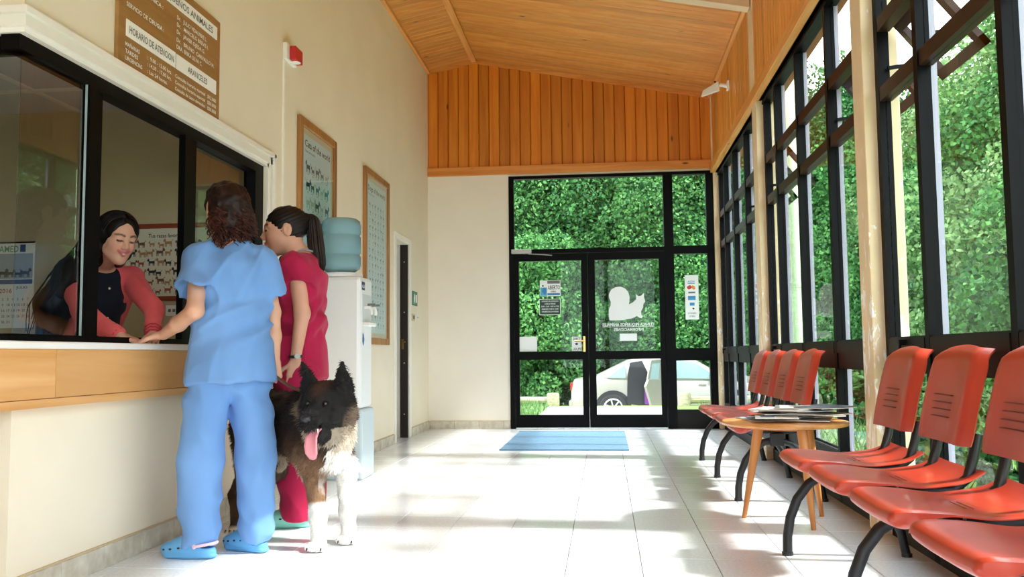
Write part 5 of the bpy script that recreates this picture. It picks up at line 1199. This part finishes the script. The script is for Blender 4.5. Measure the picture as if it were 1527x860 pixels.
# hair: pulled cap + loose curls
hr = np.random.default_rng(4); parts = []
s = Sdf(Hd.c-.26, Hd.c+.24, .0055); s.ell(Hd(-.022, 0, .032), (.105, .088, .100), Hd.R, .02); s.ell(Hd(-.065, -.018, -.003), (.082, .084, .104), Hd.R, .04); s.ell(Hd(-.075, -.004, -.075), (.055, .062, .062), Hd.R, .04)
s.ell(Hd(.085, .0, -.045), (.085, .105, .10), Hd.R, .02, 'cut'); s.ell(Hd(-.016, .085, -.01), (.028, .032, .044), Hd.R, .01, 'cut')
s.disp(lambda P: .007*vnoise(P*38)+.004*vnoise(P*75))
V, Q = s.net(); parts.append((V, Q, A((.014, .0042, .003))*(1+.5*vnoise(V*A((60, 60, 25)))[:, None])))
lines, rad, cl_ = [], [], []
for i in range(430):
    d = hr.normal(size=3); d /= np.linalg.norm(d); d[0] = -abs(d[0])*.9+.1
    p0 = Hd(-.065+.080*d[0], -.018+.082*d[1], -.003+.104*d[2]*.9-.01); L = hr.uniform(.05, .11); t = np.linspace(0, 1, 18); ph = hr.uniform(0, 6.28); tw = hr.uniform(9, 16); rr = hr.uniform(.006, .012)
    out = Hd.R@A((d[0], d[1], .0)); ln = p0+np.outer(t*L*.35, out)+np.outer(t*L, (0, 0, -1))+rr*np.c_[np.cos(ph+tw*t), np.sin(ph+tw*t), .4*np.sin(ph+tw*t)]
    lines.append(ln); rad.append(.0042*(1-.6*t)); cl_.append(A((.040, .0105, .0065))*hr.uniform(.5, 2.0))
parts.append(tubes_mesh(lines, rad, 5, cl_)); hair_obj(parts, 'curly_hair', M_hair, nb_)
# ribbon tie at the hip
rb = MB()
for a_ in ((.02, -.03), (-.01, -.045)): rb.tube([tuple(A((-1.545, 3.865, .83))), tuple(A((-1.535+a_[0], 3.85, .81))), tuple(A((-1.54+a_[0]*1.5, 3.85, .81+a_[1])))], [.009, .011, .008], 6)
place(rb.build('waist_tie', M_blue, nb_, smooth=True), nb_)
# ------------------------------------------------------------------ nurse in crimson scrubs, in profile
M_crim = cloth('crimson_scrub', srgb('B81F50'), srgb('A3183F')); M_mint = mat('mint_foam', srgb('8FDCCB'), .6)
nr = empty('person', (-1.62, 4.52, 0), 0, 'person in crimson scrubs with a dark ponytail and a wristwatch', 'person')
T = Frm((-1.615, 4.52, 1.2), (-.985, -.17, 0)); Hd = Frm((-1.690, 4.500, 1.548), (-.965, -.26, -.06), k=1.10)
shL, shR = T(-.005, .145, .145), T(-.005, -.145, .145); elL, wrL = A((-1.535, 4.345, 1.10)), A((-1.565, 4.335, .865)); elR, wrR = T(.02, -.22, -.11), T(.09, -.20, -.33)
s = Sdf((-1.98, 4.12, .02), (-1.38, 4.85, 1.74), .0045)
head(s, Hd, 1.6, T(-.03, 0, .19), .055)
s.ell(T(-.0, 0, .07), (.10, .145, .15), T.R, .05); s.ell(T(0, 0, -.12), (.09, .125, .13), T.R, .05); s.ell(T(0, 0, -.33), (.10, .15, .12), T.R, .05); s.rc(shL, shR, .05, .05, .05)
s.chain([shL, elL, wrL], [.046, .039, .026], .02); s.chain([shR, elR, wrR], [.046, .037, .025], .02)
hpL, hpR = T(0, .085, -.40), T(0, -.085, -.40); kL, kR = A((-1.63, 4.50, .42)), A((-1.61, 4.66, .42)); aL, aR = A((-1.605, 4.50, .09)), A((-1.60, 4.67, .09))
for a, b, c in ((hpL, kL, aL), (hpR, kR, aR)): s.chain([a, b, c], [.075, .05, .036], .03); s.rc(c, c+A((-.09, -.01, -.045)), .034, .03)
hand(s, wrL, (-.1, .02, -1), (-.5, .8, 0), (-.9, -.4, 0), .28, .03, .98); hand(s, wrR, (-.2, .0, -1), (0, -1, 0), (-.9, 0, 0), .4, .02, .98)
sdf_obj(s, 'body', M_skin, nr, skin_col(Hd, (.64, .34, .235), (.52, .14, .14), (.02, .01, .008)))
s = Sdf((-1.96, 4.16, .70), (-1.36, 4.86, 1.5), .006)
sLe, sRe = shL*.46+elL*.54, shR*.46+elR*.54; s.chain([shL, sLe], [.062, .076], .03); s.chain([shR, sRe], [.062, .076], .03)
for a, b, q in ((shL, elL, sLe), (shR, elR, sRe)):
    ax = nrmz(b-a); s.rc(q+ax*.062, q+ax*.17, .12, .12, .004, 'cut'); s.rc(q, q+ax*.2, .055, .062, .004, 'cut')
s.ell(T(.005, 0, .06), (.132, .155, .15), T.R, .05); s.rc(shL, shR, .058, .058, .05)
for q in (shL, shR): s.rc(T(-.03, 0, .185), q+A((0, 0, .01)), .05, .05, .04)
s.tubeo(T(0, 0, .1), T(0, 0, -.15), T.R, (.132, .158), (.122, .152), .06); s.tubeo(T(0, 0, -.12), T(-.005, 0, -.43), T.R, (.122, .152), (.146, .185), .06, rnd=.006)
s.ell(Hd(-.02, 0, -.155), (.062, .062, .05), None, .01, 'cut'); s.rc(T(.14, 0, .26), T(.15, 0, .10), .05, .015, .005, 'cut')
def wr3(P):
    L = T.loc(P); return -.006*ridge(P*A((7, 7, 4)))-.006*smoothstep(L[:, 2], -.15, .05)*ridge(np.c_[L[:, 0]*9+L[:, 2]*7, L[:, 1]*5, L[:, 2]*5])+.004*vnoise(P*A((22, 22, 12)))+.007*np.sin(L[:, 2]*60+L[:, 0]*25+4*vnoise(P*6))*np.exp(-((L[:, 2]+.12)/.1)**2)+.006*smoothstep(-L[:, 2], .15, .4)*np.sin(L[:, 0]*50+3*vnoise(P*5))
s.disp(lambda P: 1.5*wr3(P)); tn = sdf_obj(s, 'tunic', M_crim, nr, it=1)
pk = MB().box((-.002, -.085, -.095), (.004, .085, .085)); po = pk.build('pocket', M_crim, nr, bevel=.002); po.matrix_local = Matrix.Translation(Vector(T(.02, .172, -.30))-nr.location) @ Matrix(((T.l[0], -T.f[0], 0), (T.l[1], -T.f[1], 0), (0, 0, 1))).to_4x4()
s = Sdf((-1.96, 4.16, .035), (-1.36, 4.86, 1.0), .006); s.ell(T(-.01, 0, -.40), (.13, .18, .13), T.R, .05)
s.chain([hpL, kL, aL+A((0, 0, -.03))], [.11, .095, .085], .03); s.chain([hpR, kR, aR+A((0, 0, -.03))], [.11, .095, .085], .03); s.plane((0, 0, .05), (0, 0, -1)); s.disp(wr2); sdf_obj(s, 'trousers', M_crim, nr, it=1)
croc(nr, (-.98, -.18), (aL[0]+.07, aL[1]+.01), M_mint, M_strapp); croc(nr, (-.98, -.1), (aR[0]+.07, aR[1]), M_mint, M_strapp)
# navy undershirt collar
s = Sdf(T(0, 0, .2)-.2, T(0, 0, .2)+.2, .005); s.rc(Hd(-.022, 0, -.105), T(.02, 0, .16), .060, .085, .02); s.rc(T(.05, 0, .17), T(.10, 0, .08), .05, .04, .03); s.ell(Hd(.0, 0, -.085), (.075, .075, .045), None, .01, 'cut'); sdf_obj(s, 'navy_collar', mat('navy_cloth', srgb('1B2236'), .85), nr)
# hair: sleek cap and ponytail
parts = []; hcol = A((.0075, .0042, .0034)); s = Sdf(Hd.c-.2, Hd.c+.2, .0045)
s.ell(Hd(-.016, 0, .033), 1.1*A((.103, .081, .091)), Hd.R, .02); s.ell(Hd(.092, 0, -.060), 1.1*A((.092, .12, .105)), Hd.R, .02, 'cut'); s.ell(Hd(.01, 0, -.115), 1.1*A((.10, .12, .075)), Hd.R, .02, 'cut')
for q in (-1, 1): s.ell(Hd(-.016, q*.088, -.012), (.028, .03, .044), Hd.R, .01, 'cut')
s.ell(Hd(-.105, 0, .055), (.028, .03, .028), Hd.R, .02); s.disp(lambda P: .0018*np.sin(Hd.loc(P)[:, 2]*330+Hd.loc(P)[:, 0]*140))
V, Q = s.net(); parts.append((V, Q, hcol*(1+.35*vnoise(V*A((90, 90, 30)))[:, None]))); lines, rad, cl_ = [], [], []
key = np.stack([Hd(-.095, 0, .06), Hd(-.120, 0, .078), Hd(-.138, 0, .055), Hd(-.142, 0, -.01), Hd(-.145, 0, -.09), Hd(-.155, 0, -.17), Hd(-.162, 0, -.225)])
tt = np.linspace(0, 6, 26); base = np.stack([np.interp(tt, range(7), key[:, i]) for i in range(3)], 1); base = np.concatenate([base[:1], (base[:-2]+2*base[1:-1]+base[2:])/4, base[-1:]]); sw_ = np.interp(tt, range(7), (.006, .016, .028, .038, .042, .034, .010))
for i in range(220):
    a, r_ = hr.uniform(0, 6.28), math.sqrt(hr.uniform(0, 1)); off = (Hd.l*math.cos(a)*.9+Hd.f*math.sin(a))*r_; n_ = int(hr.integers(20, 27)); w_ = .004*np.sin(tt*1.4+hr.uniform(0, 6))
    ln = base+np.outer(sw_, off)+np.outer(w_*np.minimum(tt/3, 1), Hd.l); lines.append(ln[:n_]); rad.append(np.interp(tt[:n_], (0, 1, 5, 6), (.003, .0042, .004, .0015))); cl_.append(hcol*hr.uniform(.6, 1.5)+(A((.012, .0055, .004)) if r_ > .7 else 0))
parts.append(tubes_mesh(lines, rad, 5, cl_)); hair_obj(parts, 'ponytail_hair', M_hair, nr)
place(MB().tube([tuple(Hd(-.112+.012*math.sin(t*6.283), .020*math.cos(t*6.283), .062+.018*math.sin(t*6.283))) for t in np.linspace(0, 1, 13)], .006, 6).build('hair_tie', M_ink, nr, smooth=True), nr)
# watch and stethoscope
wt = place(MB().tube([tuple(wrL+A((.030*math.cos(t), .030*math.sin(t), .018+.003*math.sin(t)))) for t in np.linspace(0, 6.283, 17)], .0075, 6).build('wristwatch_strap', plain('watch_black', (.012, .012, .014)), nr, smooth=True), nr)
wf = MB().lathe([(.016, 0), (.016, .006), (.013, .008)], 16).build('watch_face', plain('watch_steel', srgb('A9A9A0'), .3), nr); wf.matrix_local = Matrix.Translation(Vector(wrL+A((.018, -.027, .018)))-nr.location) @ Euler((PI/2, 0, .6)).to_matrix().to_4x4()
M_ste = plain('stethoscope_grey', srgb('8E9296'), .35); sp = []
for q in (-1, 1): sp.append([T(-.075, q*.035, .235), T(-.035, q*.072, .245), T(.03, q*.075, .215), T(.09, q*.06, .15), T(.135, q*.035, .07), T(.145, q*.012, .0)])
sto = MB()
for l_ in sp: sto.tube([tuple(x) for x in l_], .0055, 7)
sto.tube([tuple(T(.145, 0, .0)), tuple(T(.15, .01, -.08)), tuple(T(.15, .02, -.13))], .005, 7); sto = place(sto.build('stethoscope_tube', M_ste, nr, smooth=True), nr)
cp_ = MB().lathe([(.02, 0), (.022, .006), (.012, .014)], 16).build('stethoscope_disc', M_ste, nr); cp_.matrix_local = Matrix.Translation(Vector(T(.152, .02, -.15))-nr.location)
# ------------------------------------------------------------------ receptionist behind the window
M_coral = cloth('coral_knit', srgb('EA6C70'), srgb('DC5A60')); M_navy = cloth('navy_shirt', srgb('141A2E'), srgb('0D1220'))
rp_ = empty('person', (-2.74, 4.42, 0), 0, 'smiling person in a coral cardigan behind the reception window', 'person')
Hd = Frm((-2.372, 4.06, 1.470), (.80, -.52, -.30), (.28, -.12, 1), k=1.0)
T = Frm((-2.60, 4.27, 1.15), (.74, -.62, -.12), (.33, -.28, 1))
shL, shR = T(.03, .148, .150), T(.03, -.148, .145)
elL, wrL = A((-2.235, 4.16, 1.125)), A((-2.135, 3.975, .985)); elR, wrR = A((-2.42, 3.90, 1.07)), A((-2.215, 3.825, .985))
s = Sdf((-3.0, 3.66, .02), (-1.98, 4.75, 1.66), .005)
head(s, Hd, 2.0, T(-.0, 0, .20), .052)
hp = A((-2.76, 4.42, .84)); s.ell(T(0, 0, .07), (.10, .145, .15), T.R, .05); s.chain([T(0, 0, 0), hp], [.115, .125], .05); s.rc(shL, shR, .05, .05, .05)
s.chain([shL, elL, wrL], [.044, .037, .025], .02); s.chain([shR, elR, wrR], [.044, .037, .025], .02)
for q in (-1, 1): s.chain([hp+A((.06*q, .06*q, -.02)), A((-2.74+.07*q, 4.40+.07*q, .45)), A((-2.75+.07*q, 4.42+.07*q, .09)), A((-2.66+.07*q, 4.34+.07*q, .05))], [.08, .055, .038, .035], .03)
hand(s, wrL, (.35, -.75, -.20), (0, 0, -1), (-.9, -.3, 0), .22, .02, .95); hand(s, wrR, (.80, -.05, -.25), (0, 0, -1), (.1, .9, 0), .2, .02, .95)
sdf_obj(s, 'body', M_skin, rp_, skin_col(Hd, (.66, .37, .265), (.55, .13, .14), (.015, .009, .008)))
s = Sdf((-3.0, 3.70, .60), (-2.1, 4.75, 1.5), .006); s.ell(T(.004, 0, .06), (.118, .150, .17), T.R, .05); s.chain([T(.01, 0, 0), hp+A((.02, -.02, 0))], [.128, .135], .05); s.rc(shL, shR, .055, .055, .05); s.ell(Hd(-.01, 0, -.16), (.062, .062, .06), None, .01, 'cut'); s.rc(T(.13, 0, .24), T(.14, 0, .08), .045, .012, .005, 'cut'); s.plane((0, 0, .66), (0, 0, -1)); s.disp(lambda P: .005*vnoise(P*14)); sdf_obj(s, 'shirt', M_navy, rp_)
s = Sdf((-3.05, 3.70, .60), (-2.05, 4.8, 1.5), .006); s.ell(T(-.012, 0, .06), (.130, .175, .18), T.R, .05); s.chain([T(-.02, 0, 0), hp], [.145, .155], .05); s.rc(shL, shR, .062, .062, .05)
s.rc(T(.10, .0, .34), T(.16, .0, -.30), .070, .085, .01, 'cut'); s.ell(Hd(-.01, 0, -.155), (.068, .068, .07), None, .01, 'cut')
s.chain([shL, elL, wrL-nrmz(wrL-elL)*.02], [.062, .050, .034], .02); s.chain([shR, elR, wrR-nrmz(wrR-elR)*.02], [.062, .052, .036], .02); s.plane((0, 0, .66), (0, 0, -1))
s.disp(lambda P: .006*vnoise(P*12)+.003*vnoise(P*30)); sdf_obj(s, 'cardigan', M_coral, rp_)
lc = MB()
for w0, e0 in ((wrR, elR), (wrL, elL)):
    f = Frm(w0-nrmz(w0-e0)*.03, w0-e0)
    for j in range(3): lc.tube([tuple(f(-.02+.022*j+.003*math.sin(9*t), (.0385-.003*j)*math.cos(t), (.0385-.003*j)*math.sin(t))) for t in np.linspace(0, 6.283, 25)], .004, 5)
place(lc.build('lace_cuff', mat('lace_rust', srgb('B23A40'), .8), rp_, smooth=True), rp_)
for i in range(4):
    bt = MB().ell((0, 0, 0), (.006, .006, .006), 8, 6).build('button', M_wprint, rp_); bt.matrix_local = Matrix.Translation(Vector(T(.128-.012*i*0, .012, .10-.075*i))-rp_.location)
parts = []; hcol = A((.0042, .0028, .0028)); s = Sdf((-3.0, 3.85, .9), (-2.2, 4.5, 1.68), .0055)
s.ell(Hd(-.018, 0, .035), (.106, .086, .095), Hd.R, .02); s.ell(Hd(.092, -.004, -.034), (.088, .062, .122), Hd.R, .015, 'cut')
s.chain([Hd(-.075, -.02, .02), Hd(-.12, -.04, -.08), A((-2.63, 4.10, 1.30)), A((-2.72, 4.10, 1.15)), A((-2.765, 4.13, 1.0))], [.07, .07, .075, .085, .06], .04); s.chain([Hd(-.02, -.075, .02), Hd(-.04, -.085, -.07), A((-2.56, 4.03, 1.31)), A((-2.62, 4.0, 1.20))], [.03, .035, .05, .03], .03); s.chain([Hd(-.03, .072, .02), Hd(-.06, .075, -.08), T(-.1, .1, .17)], [.028, .035, .03], .03)
s.disp(lambda P: .005*vnoise(P*A((30, 30, 9)))+.003*vnoise(P*A((60, 60, 20)))); V, Q = s.net(); parts.append((V, Q, hcol*(1+.4*vnoise(V*A((80, 80, 20)))[:, None]))); lines, rad, cl_ = [], [], []
kp = np.stack([Hd(-.09, -.03, .04), Hd(-.13, -.045, -.08), A((-2.64, 4.09, 1.30)), A((-2.73, 4.09, 1.15)), A((-2.775, 4.12, .99))]); tt = np.linspace(0, 4, 26); base = np.stack([np.interp(tt, range(5), kp[:, i]) for i in range(3)], 1)
for i in range(150):
    q = 1 if i % 2 else -1; a0 = hr.uniform(-.75, .60); th = np.linspace(.06, 1.9, 14); aa = a0-.30*(th/1.9)**1.5; cc = np.sqrt(np.maximum(.05, 1-aa**2))
    lines.append(np.stack([Hd(-.018+.109*a_, q*(.004+.088*c_*math.sin(t_)), .035+.0975*c_*math.cos(t_)) for a_, c_, t_ in zip(aa, cc, th)])); rad.append(np.linspace(.003, .0035, 14)); cl_.append(hcol*hr.uniform(.6, 2.4))
for i in range(170):
    off = hr.normal(size=3)*.026; w_ = .010*np.sin(tt*3.2+hr.uniform(0, 6)); n_ = int(hr.integers(18, 27)); ln = base+np.outer(np.minimum(.4+tt/3, 1.1), off)+np.outer(w_, (.6, .5, .1)); lines.append(ln[:n_]); rad.append(np.linspace(.0045, .002, n_)); cl_.append(hcol*hr.uniform(.6, 2.0))
parts.append(tubes_mesh(lines, rad, 5, cl_)); hair_obj(parts, 'long_hair', M_hair, rp_)
# ------------------------------------------------------------------ akita dog standing on a lead
dg = empty('dog', (-1.5, 4.15, 0), 0, 'large black and white akita dog panting on a lead', 'dog')
Bf = Frm((-1.50, 4.17, .52), (.80, -.60, 0))        # trunk frame: forward to the chest
H = Frm((-1.250, 3.845, .668), (-.12, -1, -.20), k=1.12)
s = Sdf((-2.12, 3.5, 0), (-1.0, 4.68, .90), .0055)
s.ell(Bf(.16, 0, .02), (.19, .135, .175), Bf.R, .06); s.ell(Bf(-.06, 0, .035), (.22, .125, .15), Bf.R, .06); s.ell(Bf(-.27, 0, .045), (.16, .125, .15), Bf.R, .06)
s.ell(Bf(.27, 0, -.03), (.10, .105, .15), Bf.R, .06)
s.rc(Bf(.17, 0, .10), H(-.06, 0, -.02), .125, .105, .07); s.rc(Bf(.26, 0, .02), H(.0, 0, -.10), .10, .085, .06)
# head
s.ell(H(-.01, 0, .01), 1.12*A((.088, .088, .080)), H.R, .03); s.ell(H(.03, 0, .035), 1.12*A((.05, .06, .045)), H.R, .03)
for q in (-1, 1):
    s.ell(H(-.02, q*.065, -.045), 1.12*A((.06, .05, .06)), H.R, .03); s.ell(H(.052, q*.052, -.03), 1.12*A((.03, .03, .03)), H.R, .025)
    s.rc(H(-.025, q*.058, .06), H(-.008, q*.086, .165), .042, .010, .015, fl=((H.f), 1.5)); s.rc(H(-.028, q*.088, .05), H(-.010, q*.087, .15), .030, .009, .01, fl=((H.f), 1.5)); s.ell(H(.016, q*.072, .098), 1.12*A((.015, .018, .042)), H.R, .006, 'cut')
s.rc(H(.06, 0, -.018), H(.150, 0, -.028), .052, .037, .025); s.rc(H(.035, 0, -.075), H(.110, .012, -.112), .034, .020, .015)
s.rc(H(.085, .0, -.075), H(.17, .012, -.085), .016, .024, .006, 'cut')
s.ell(H(.078, .036, .022), 1.12*A((.016, .012, .010)), H.R, .008, 'cut'); s.ell(H(.078, -.036, .022), 1.12*A((.016, .012, .010)), H.R, .008, 'cut')
# legs
def fleg(sh, el, wrist, paw, r):
    s.chain([sh, el, wrist, paw+A((0, .01, .035))], [.072, .048*r, .036*r, .036*r], .035)
    for q in (-.026, -.009, .009, .026): s.rc(paw+A((q, -.005, .026)), paw+A((q*1.25, -.042-.012*(abs(q) < .02), .018)), .019, .0165, .006)
FL, FR = A((-1.318, 3.965, 0)), A((-1.225, 4.13, 0))
fleg(Bf(.20, -.095, -.05), A((-1.355, 4.005, .34)), A((-1.325, 3.985, .15)), FL, 1.0); fleg(Bf(.20, .095, -.06), A((-1.245, 4.15, .34)), A((-1.235, 4.145, .15)), FR, 1.0)
def hleg(hip, knee, hock, paw):
    s.chain([hip, knee, hock, paw+A((0, .012, .03))], [.10, .070, .036, .034], .04)
    for q in (-.022, -.007, .007, .022): s.rc(paw+A((q, 0, .024)), paw+A((q+.01, -.035, .017)), .018, .016, .006)
HL, HR_ = A((-1.868, 4.345, 0)), A((-1.80, 4.455, 0))
hleg(Bf(-.28, -.075, .0), A((-1.76, 4.27, .33)), A((-1.895, 4.40, .175)), HL); hleg(Bf(-.28, .075, .0), A((-1.69, 4.375, .33)), A((-1.825, 4.50, .175)), HR_)
tl = [Bf(-.38, 0, .12), Bf(-.47, 0, .20), Bf(-.44, 0, .30), Bf(-.34, .02, .30), Bf(-.30, .04, .24)]; s.chain(tl, [.045, .06, .062, .055, .03], .03)
s.plane((0, 0, .002), (0, 0, -1)); s.disp(lambda P: (.006*vnoise(P*A((26, 26, 18)))+.004*vnoise(P*55))*smoothstep(P[:, 2], .03, .3))
BLK, BRN, TAN, WHT, CRM = A((.010, .0085, .008)), A((.070, .036, .020)), A((.22, .12, .065)), A((.80, .77, .72)), A((.55, .45, .34))
def dogcol(V):
    n1 = vnoise(V*9); n2 = vnoise(V*30); L = Bf.loc(V); h = H.loc(V); z = V[:, 2]
    c = np.tile(BLK, (len(V), 1))
    side = np.clip(.62-(L[:, 2]+.04)/.2+.5*n1, 0, 1); c = mixc(c, BRN, .85*side*smoothstep(-L[:, 2], -.10, .06)); c = mixc(c, TAN, .5*smoothstep(-L[:, 2]+.03*n1, .07, .14)*(z > .15))
    hump = np.exp(-(((L[:, 0]+.05)/.2)**2+((L[:, 2]-.17)/.05)**2)); c = mixc(c, A((.10, .085, .07)), .5*hump*np.clip(.5+n2, 0, 1))
    chest = smoothstep(L[:, 0]+.03*n1-.10*np.maximum(0, L[:, 2]), .245, .285)*(L[:, 2] < .10+.03*n1)*(L[:, 1] > -.062+.02*n1)
    c = mixc(c, WHT, chest)
    # front legs
    dl = np.linalg.norm(V[:, :2]-FL[:2]-A((-.02, .02)), axis=1); dr = np.linalg.norm(V[:, :2]-FR[:2]-A((-.01, .01)), axis=1)
    leg = smoothstep(-z, -.40, -.34)
    c = mixc(c, TAN*.9, leg*(dl < .085)*np.clip(.8+.4*n2, 0, 1)); c = mixc(c, WHT, (dl < .10)*smoothstep(-z+.02*n1, -.215, -.19)); c = mixc(c, WHT, (dr < .12)*smoothstep(-z+.02*n1, -.44, -.38))
    hind = (L[:, 0] < -.15)*(z < .34); c = mixc(c, BRN*.8, hind*1.); c = mixc(c, CRM, hind*smoothstep(-z+.01*n1, -.045, -.03))
    bel = (z > .30)*smoothstep(-L[:, 2], .10, .14)*(np.abs(L[:, 0]) < .2); c = mixc(c, CRM, .6*bel)
    # head
    hd = (np.linalg.norm(h*A((.8, 1, 1)), axis=1) < .165)*(h[:, 0] > -.10); c = mixc(c, BLK*.8, hd*1.); 
    ruff = hd*smoothstep(np.abs(h[:, 1])-.3*h[:, 2], .098, .118)*(h[:, 2] < .0)*(h[:, 0] < .05); c = mixc(c, A((.16, .11, .075)), .8*ruff*np.clip(.7+n2, 0, 1))
    fore = hd*np.exp(-((h[:, 1]/.03)**2+((h[:, 2]-.085)/.03)**2)); c = mixc(c, A((.09, .04, .025)), .6*fore)
    mz = hd*(h[:, 0] > .09)*np.exp(-((h[:, 1]/.03)**2+((h[:, 2]-.006)/.018)**2)); c = mixc(c, A((.035, .037, .042)), .7*mz)
    jaw = hd*(h[:, 2] < -.085)*(h[:, 0] > .0); c = mixc(c, CRM*.8, .55*jaw*(h[:, 0] < .06))
    thr = smoothstep(-h[:, 2], .10, .13)*(L[:, 0] > .2)*(L[:, 1] > -.06); c = mixc(c, CRM, .8*thr*(z > .45))
    return np.clip(c*(1+.18*n2[:, None]), 0, 1)
M_fur = mat('fur', (.1, .08, .06), .7, vc=True, spec=.25)
V, Q = s.net(); V = relax(V, Q, 1); Cc = dogcol(V); bo = place(link('body', fast_mesh('body', V, Q, Cc), dg, M_fur), dg)
# fur tufts growing out of the coat
P0, P1, P2 = V[Q[:, 0]], V[Q[:, 1]], V[Q[:, 2]]; nf = np.cross(P1-P0, P2-P0); ar = np.linalg.norm(nf, axis=1); nf /= ar[:, None]+1e-12
g = np.random.default_rng(2); NF = 42000; fi = g.choice(len(Q), NF, p=ar/ar.sum()); uv = g.random((NF, 2)); bp = P0[fi]+(P1[fi]-P0[fi])*uv[:, :1]+(V[Q[fi, 3]]-P0[fi])*uv[:, 1:]; nn = nf[fi]; fcol = Cc[Q[fi, 0]]
hl = H.loc(bp); hdm = (np.linalg.norm(hl, axis=1) < .15); face = hdm & (hl[:, 0] > .03); legm = bp[:, 2] < .34
flow = np.where(hdm[:, None], (H.R@A((-1, 0, -.25)))[None], (Bf.R@A((-.8, 0, -.75)))[None]); flow = np.where(legm[:, None], A((0, 0, -1))[None], flow)+g.normal(0, .28, (NF, 3)); flow -= nn*(flow*nn).sum(1)[:, None]; flow /= np.linalg.norm(flow, axis=1)[:, None]+1e-9
ln = np.where(face, .006, np.where(legm | (hdm & (hl[:, 2] > .03)), .011, .026))*g.uniform(.6, 1.3, NF); w_ = np.where(legm | face, .0016, .0026)
tip = bp+(nn*.42+flow*.9)*ln[:, None]; sd = np.cross(nn, flow); keep = bp[:, 2] > .02
FV = np.stack([bp-sd*w_[:, None]-nn*.002, bp+sd*w_[:, None]-nn*.002, tip], 1)[keep].reshape(-1, 3); fc = np.repeat((fcol*g.uniform(.7, 1.45, (NF, 1)))[keep], 3, 0); FQ = np.arange(len(FV)).reshape(-1, 3)
fo = place(link('coat', fast_mesh('coat', FV, FQ, np.clip(fc, 0, 1)), dg, M_fur), dg); fo['kind'] = 'stuff'
def hp_(mb_, name, m): return place(mb_.build(name, m, dg, smooth=True), dg)
M_nose = plain('dog_nose', (.02, .021, .026), .3); o = MB().ell((0, 0, 0), (.018, .024, .017), 14, 10).build('nose', M_nose, dg, smooth=True); o.matrix_local = Matrix.Translation(Vector(H(.174, 0, -.012))-dg.location) @ Matrix(H.R.tolist()).to_4x4()
for q in (-1, 1): o = MB().ell((0, 0, 0), (.010, .010, .009), 12, 8).build('eye', plain('dog_eye', (.03, .015, .008), .12), dg, smooth=True); o.matrix_local = Matrix.Translation(Vector(H(.074, q*.037, .022))-dg.location)
tg = []; 
for (f_, u_, w_) in ((.07, -.082, .014), (.12, -.082, .021), (.150, -.096, .025), (.160, -.125, .027), (.158, -.155, .025), (.150, -.178, .014)): tg.append((f_, u_, w_))
tv = MB(); V_ = []; F_ = []; M_ = 7
for f_, u_, w_ in tg:
    for i in range(M_): q = (i/(M_-1)*2-1); V_.append(tuple(H(f_+.005*q*q, .006+q*w_, u_+.004*q*q)))
for j in range(len(tg)-1):
    for i in range(M_-1): F_.append((j*M_+i, j*M_+i+1, (j+1)*M_+i+1, (j+1)*M_+i))
bm = bmesh.new(); bv = [bm.verts.new(v) for v in V_]; [bm.faces.new([bv[i] for i in f]) for f in F_]; bmesh.ops.recalc_face_normals(bm, faces=bm.faces); bmesh.ops.solidify(bm, geom=bm.faces[:], thickness=.007); bmesh.ops.recalc_face_normals(bm, faces=bm.faces)
me = bpy.data.meshes.new('tongue'); bm.to_mesh(me); bm.free(); me.polygons.foreach_set('use_smooth', [True]*len(me.polygons)); place(link('tongue', me, dg, mat('tongue_pink', srgb('D98A96'), .35)), dg)
for q in (-.018, .026): o = MB().tube([tuple(H(.135, q, -.062)), tuple(H(.137, q, -.078))], [.004, .001], 6).build('tooth', M_wprint, dg); place(o, dg)
cf = Frm(Bf(.21, 0, .13)*.45+H(-.05, 0, -.05)*.55, H(-.05, 0, -.03)-Bf(.2, 0, .1))
hp_(MB().tube([tuple(cf(0, .128*math.cos(t), .128*math.sin(t))) for t in np.linspace(0, 6.283, 33)], .009, 8), 'collar', mat('collar_leather', (.03, .018, .012), .5))
for pw_ in (FL, FR, HL):
    for q in (-.032, -.011, .011, .032): hp_(MB().tube([tuple(pw_+A((q, -.056, .020))), tuple(pw_+A((q, -.068, .010)))], [.0045, .0015], 6), 'claw', M_nose)
ld = empty('dog_lead', (-1.50, 4.0, .75), 0, 'brown braided lead between the hand and the dog', 'lead')
t = np.linspace(0, 1, 40); a0, a1 = A((-1.524, 3.935, .80)), cf(0, -.1, .085); pth = a0+np.outer(t, a1-a0)+np.outer(np.sin(PI*t), (0, 0, -.012)); dirv = nrmz(a1-a0); e1 = nrmz(np.cross(dirv, (0, 0, 1))); e2 = np.cross(dirv, e1)
for ph in (0, 2.09, 4.19): o = MB().tube([tuple(p_+.004*(e1*math.cos(40*q+ph)+e2*math.sin(40*q+ph))) for p_, q in zip(pth, t)], .0042, 6).build('strand', mat('lead_leather_%d' % int(ph), (.09, .035, .02), .55), ld, smooth=True); place(o, ld)
place(MB().tube([tuple(a0+A((.004*math.sin(q*6.3), .0, 0))+A((-.01, .0, .0))+.034*A((math.cos(q*6.283)*.5, 0.1, math.sin(q*6.283)))) for q in np.linspace(0, 1, 17)], .006, 6).build('hand_loop', MATS['lead_leather_0'], ld, smooth=True), ld)
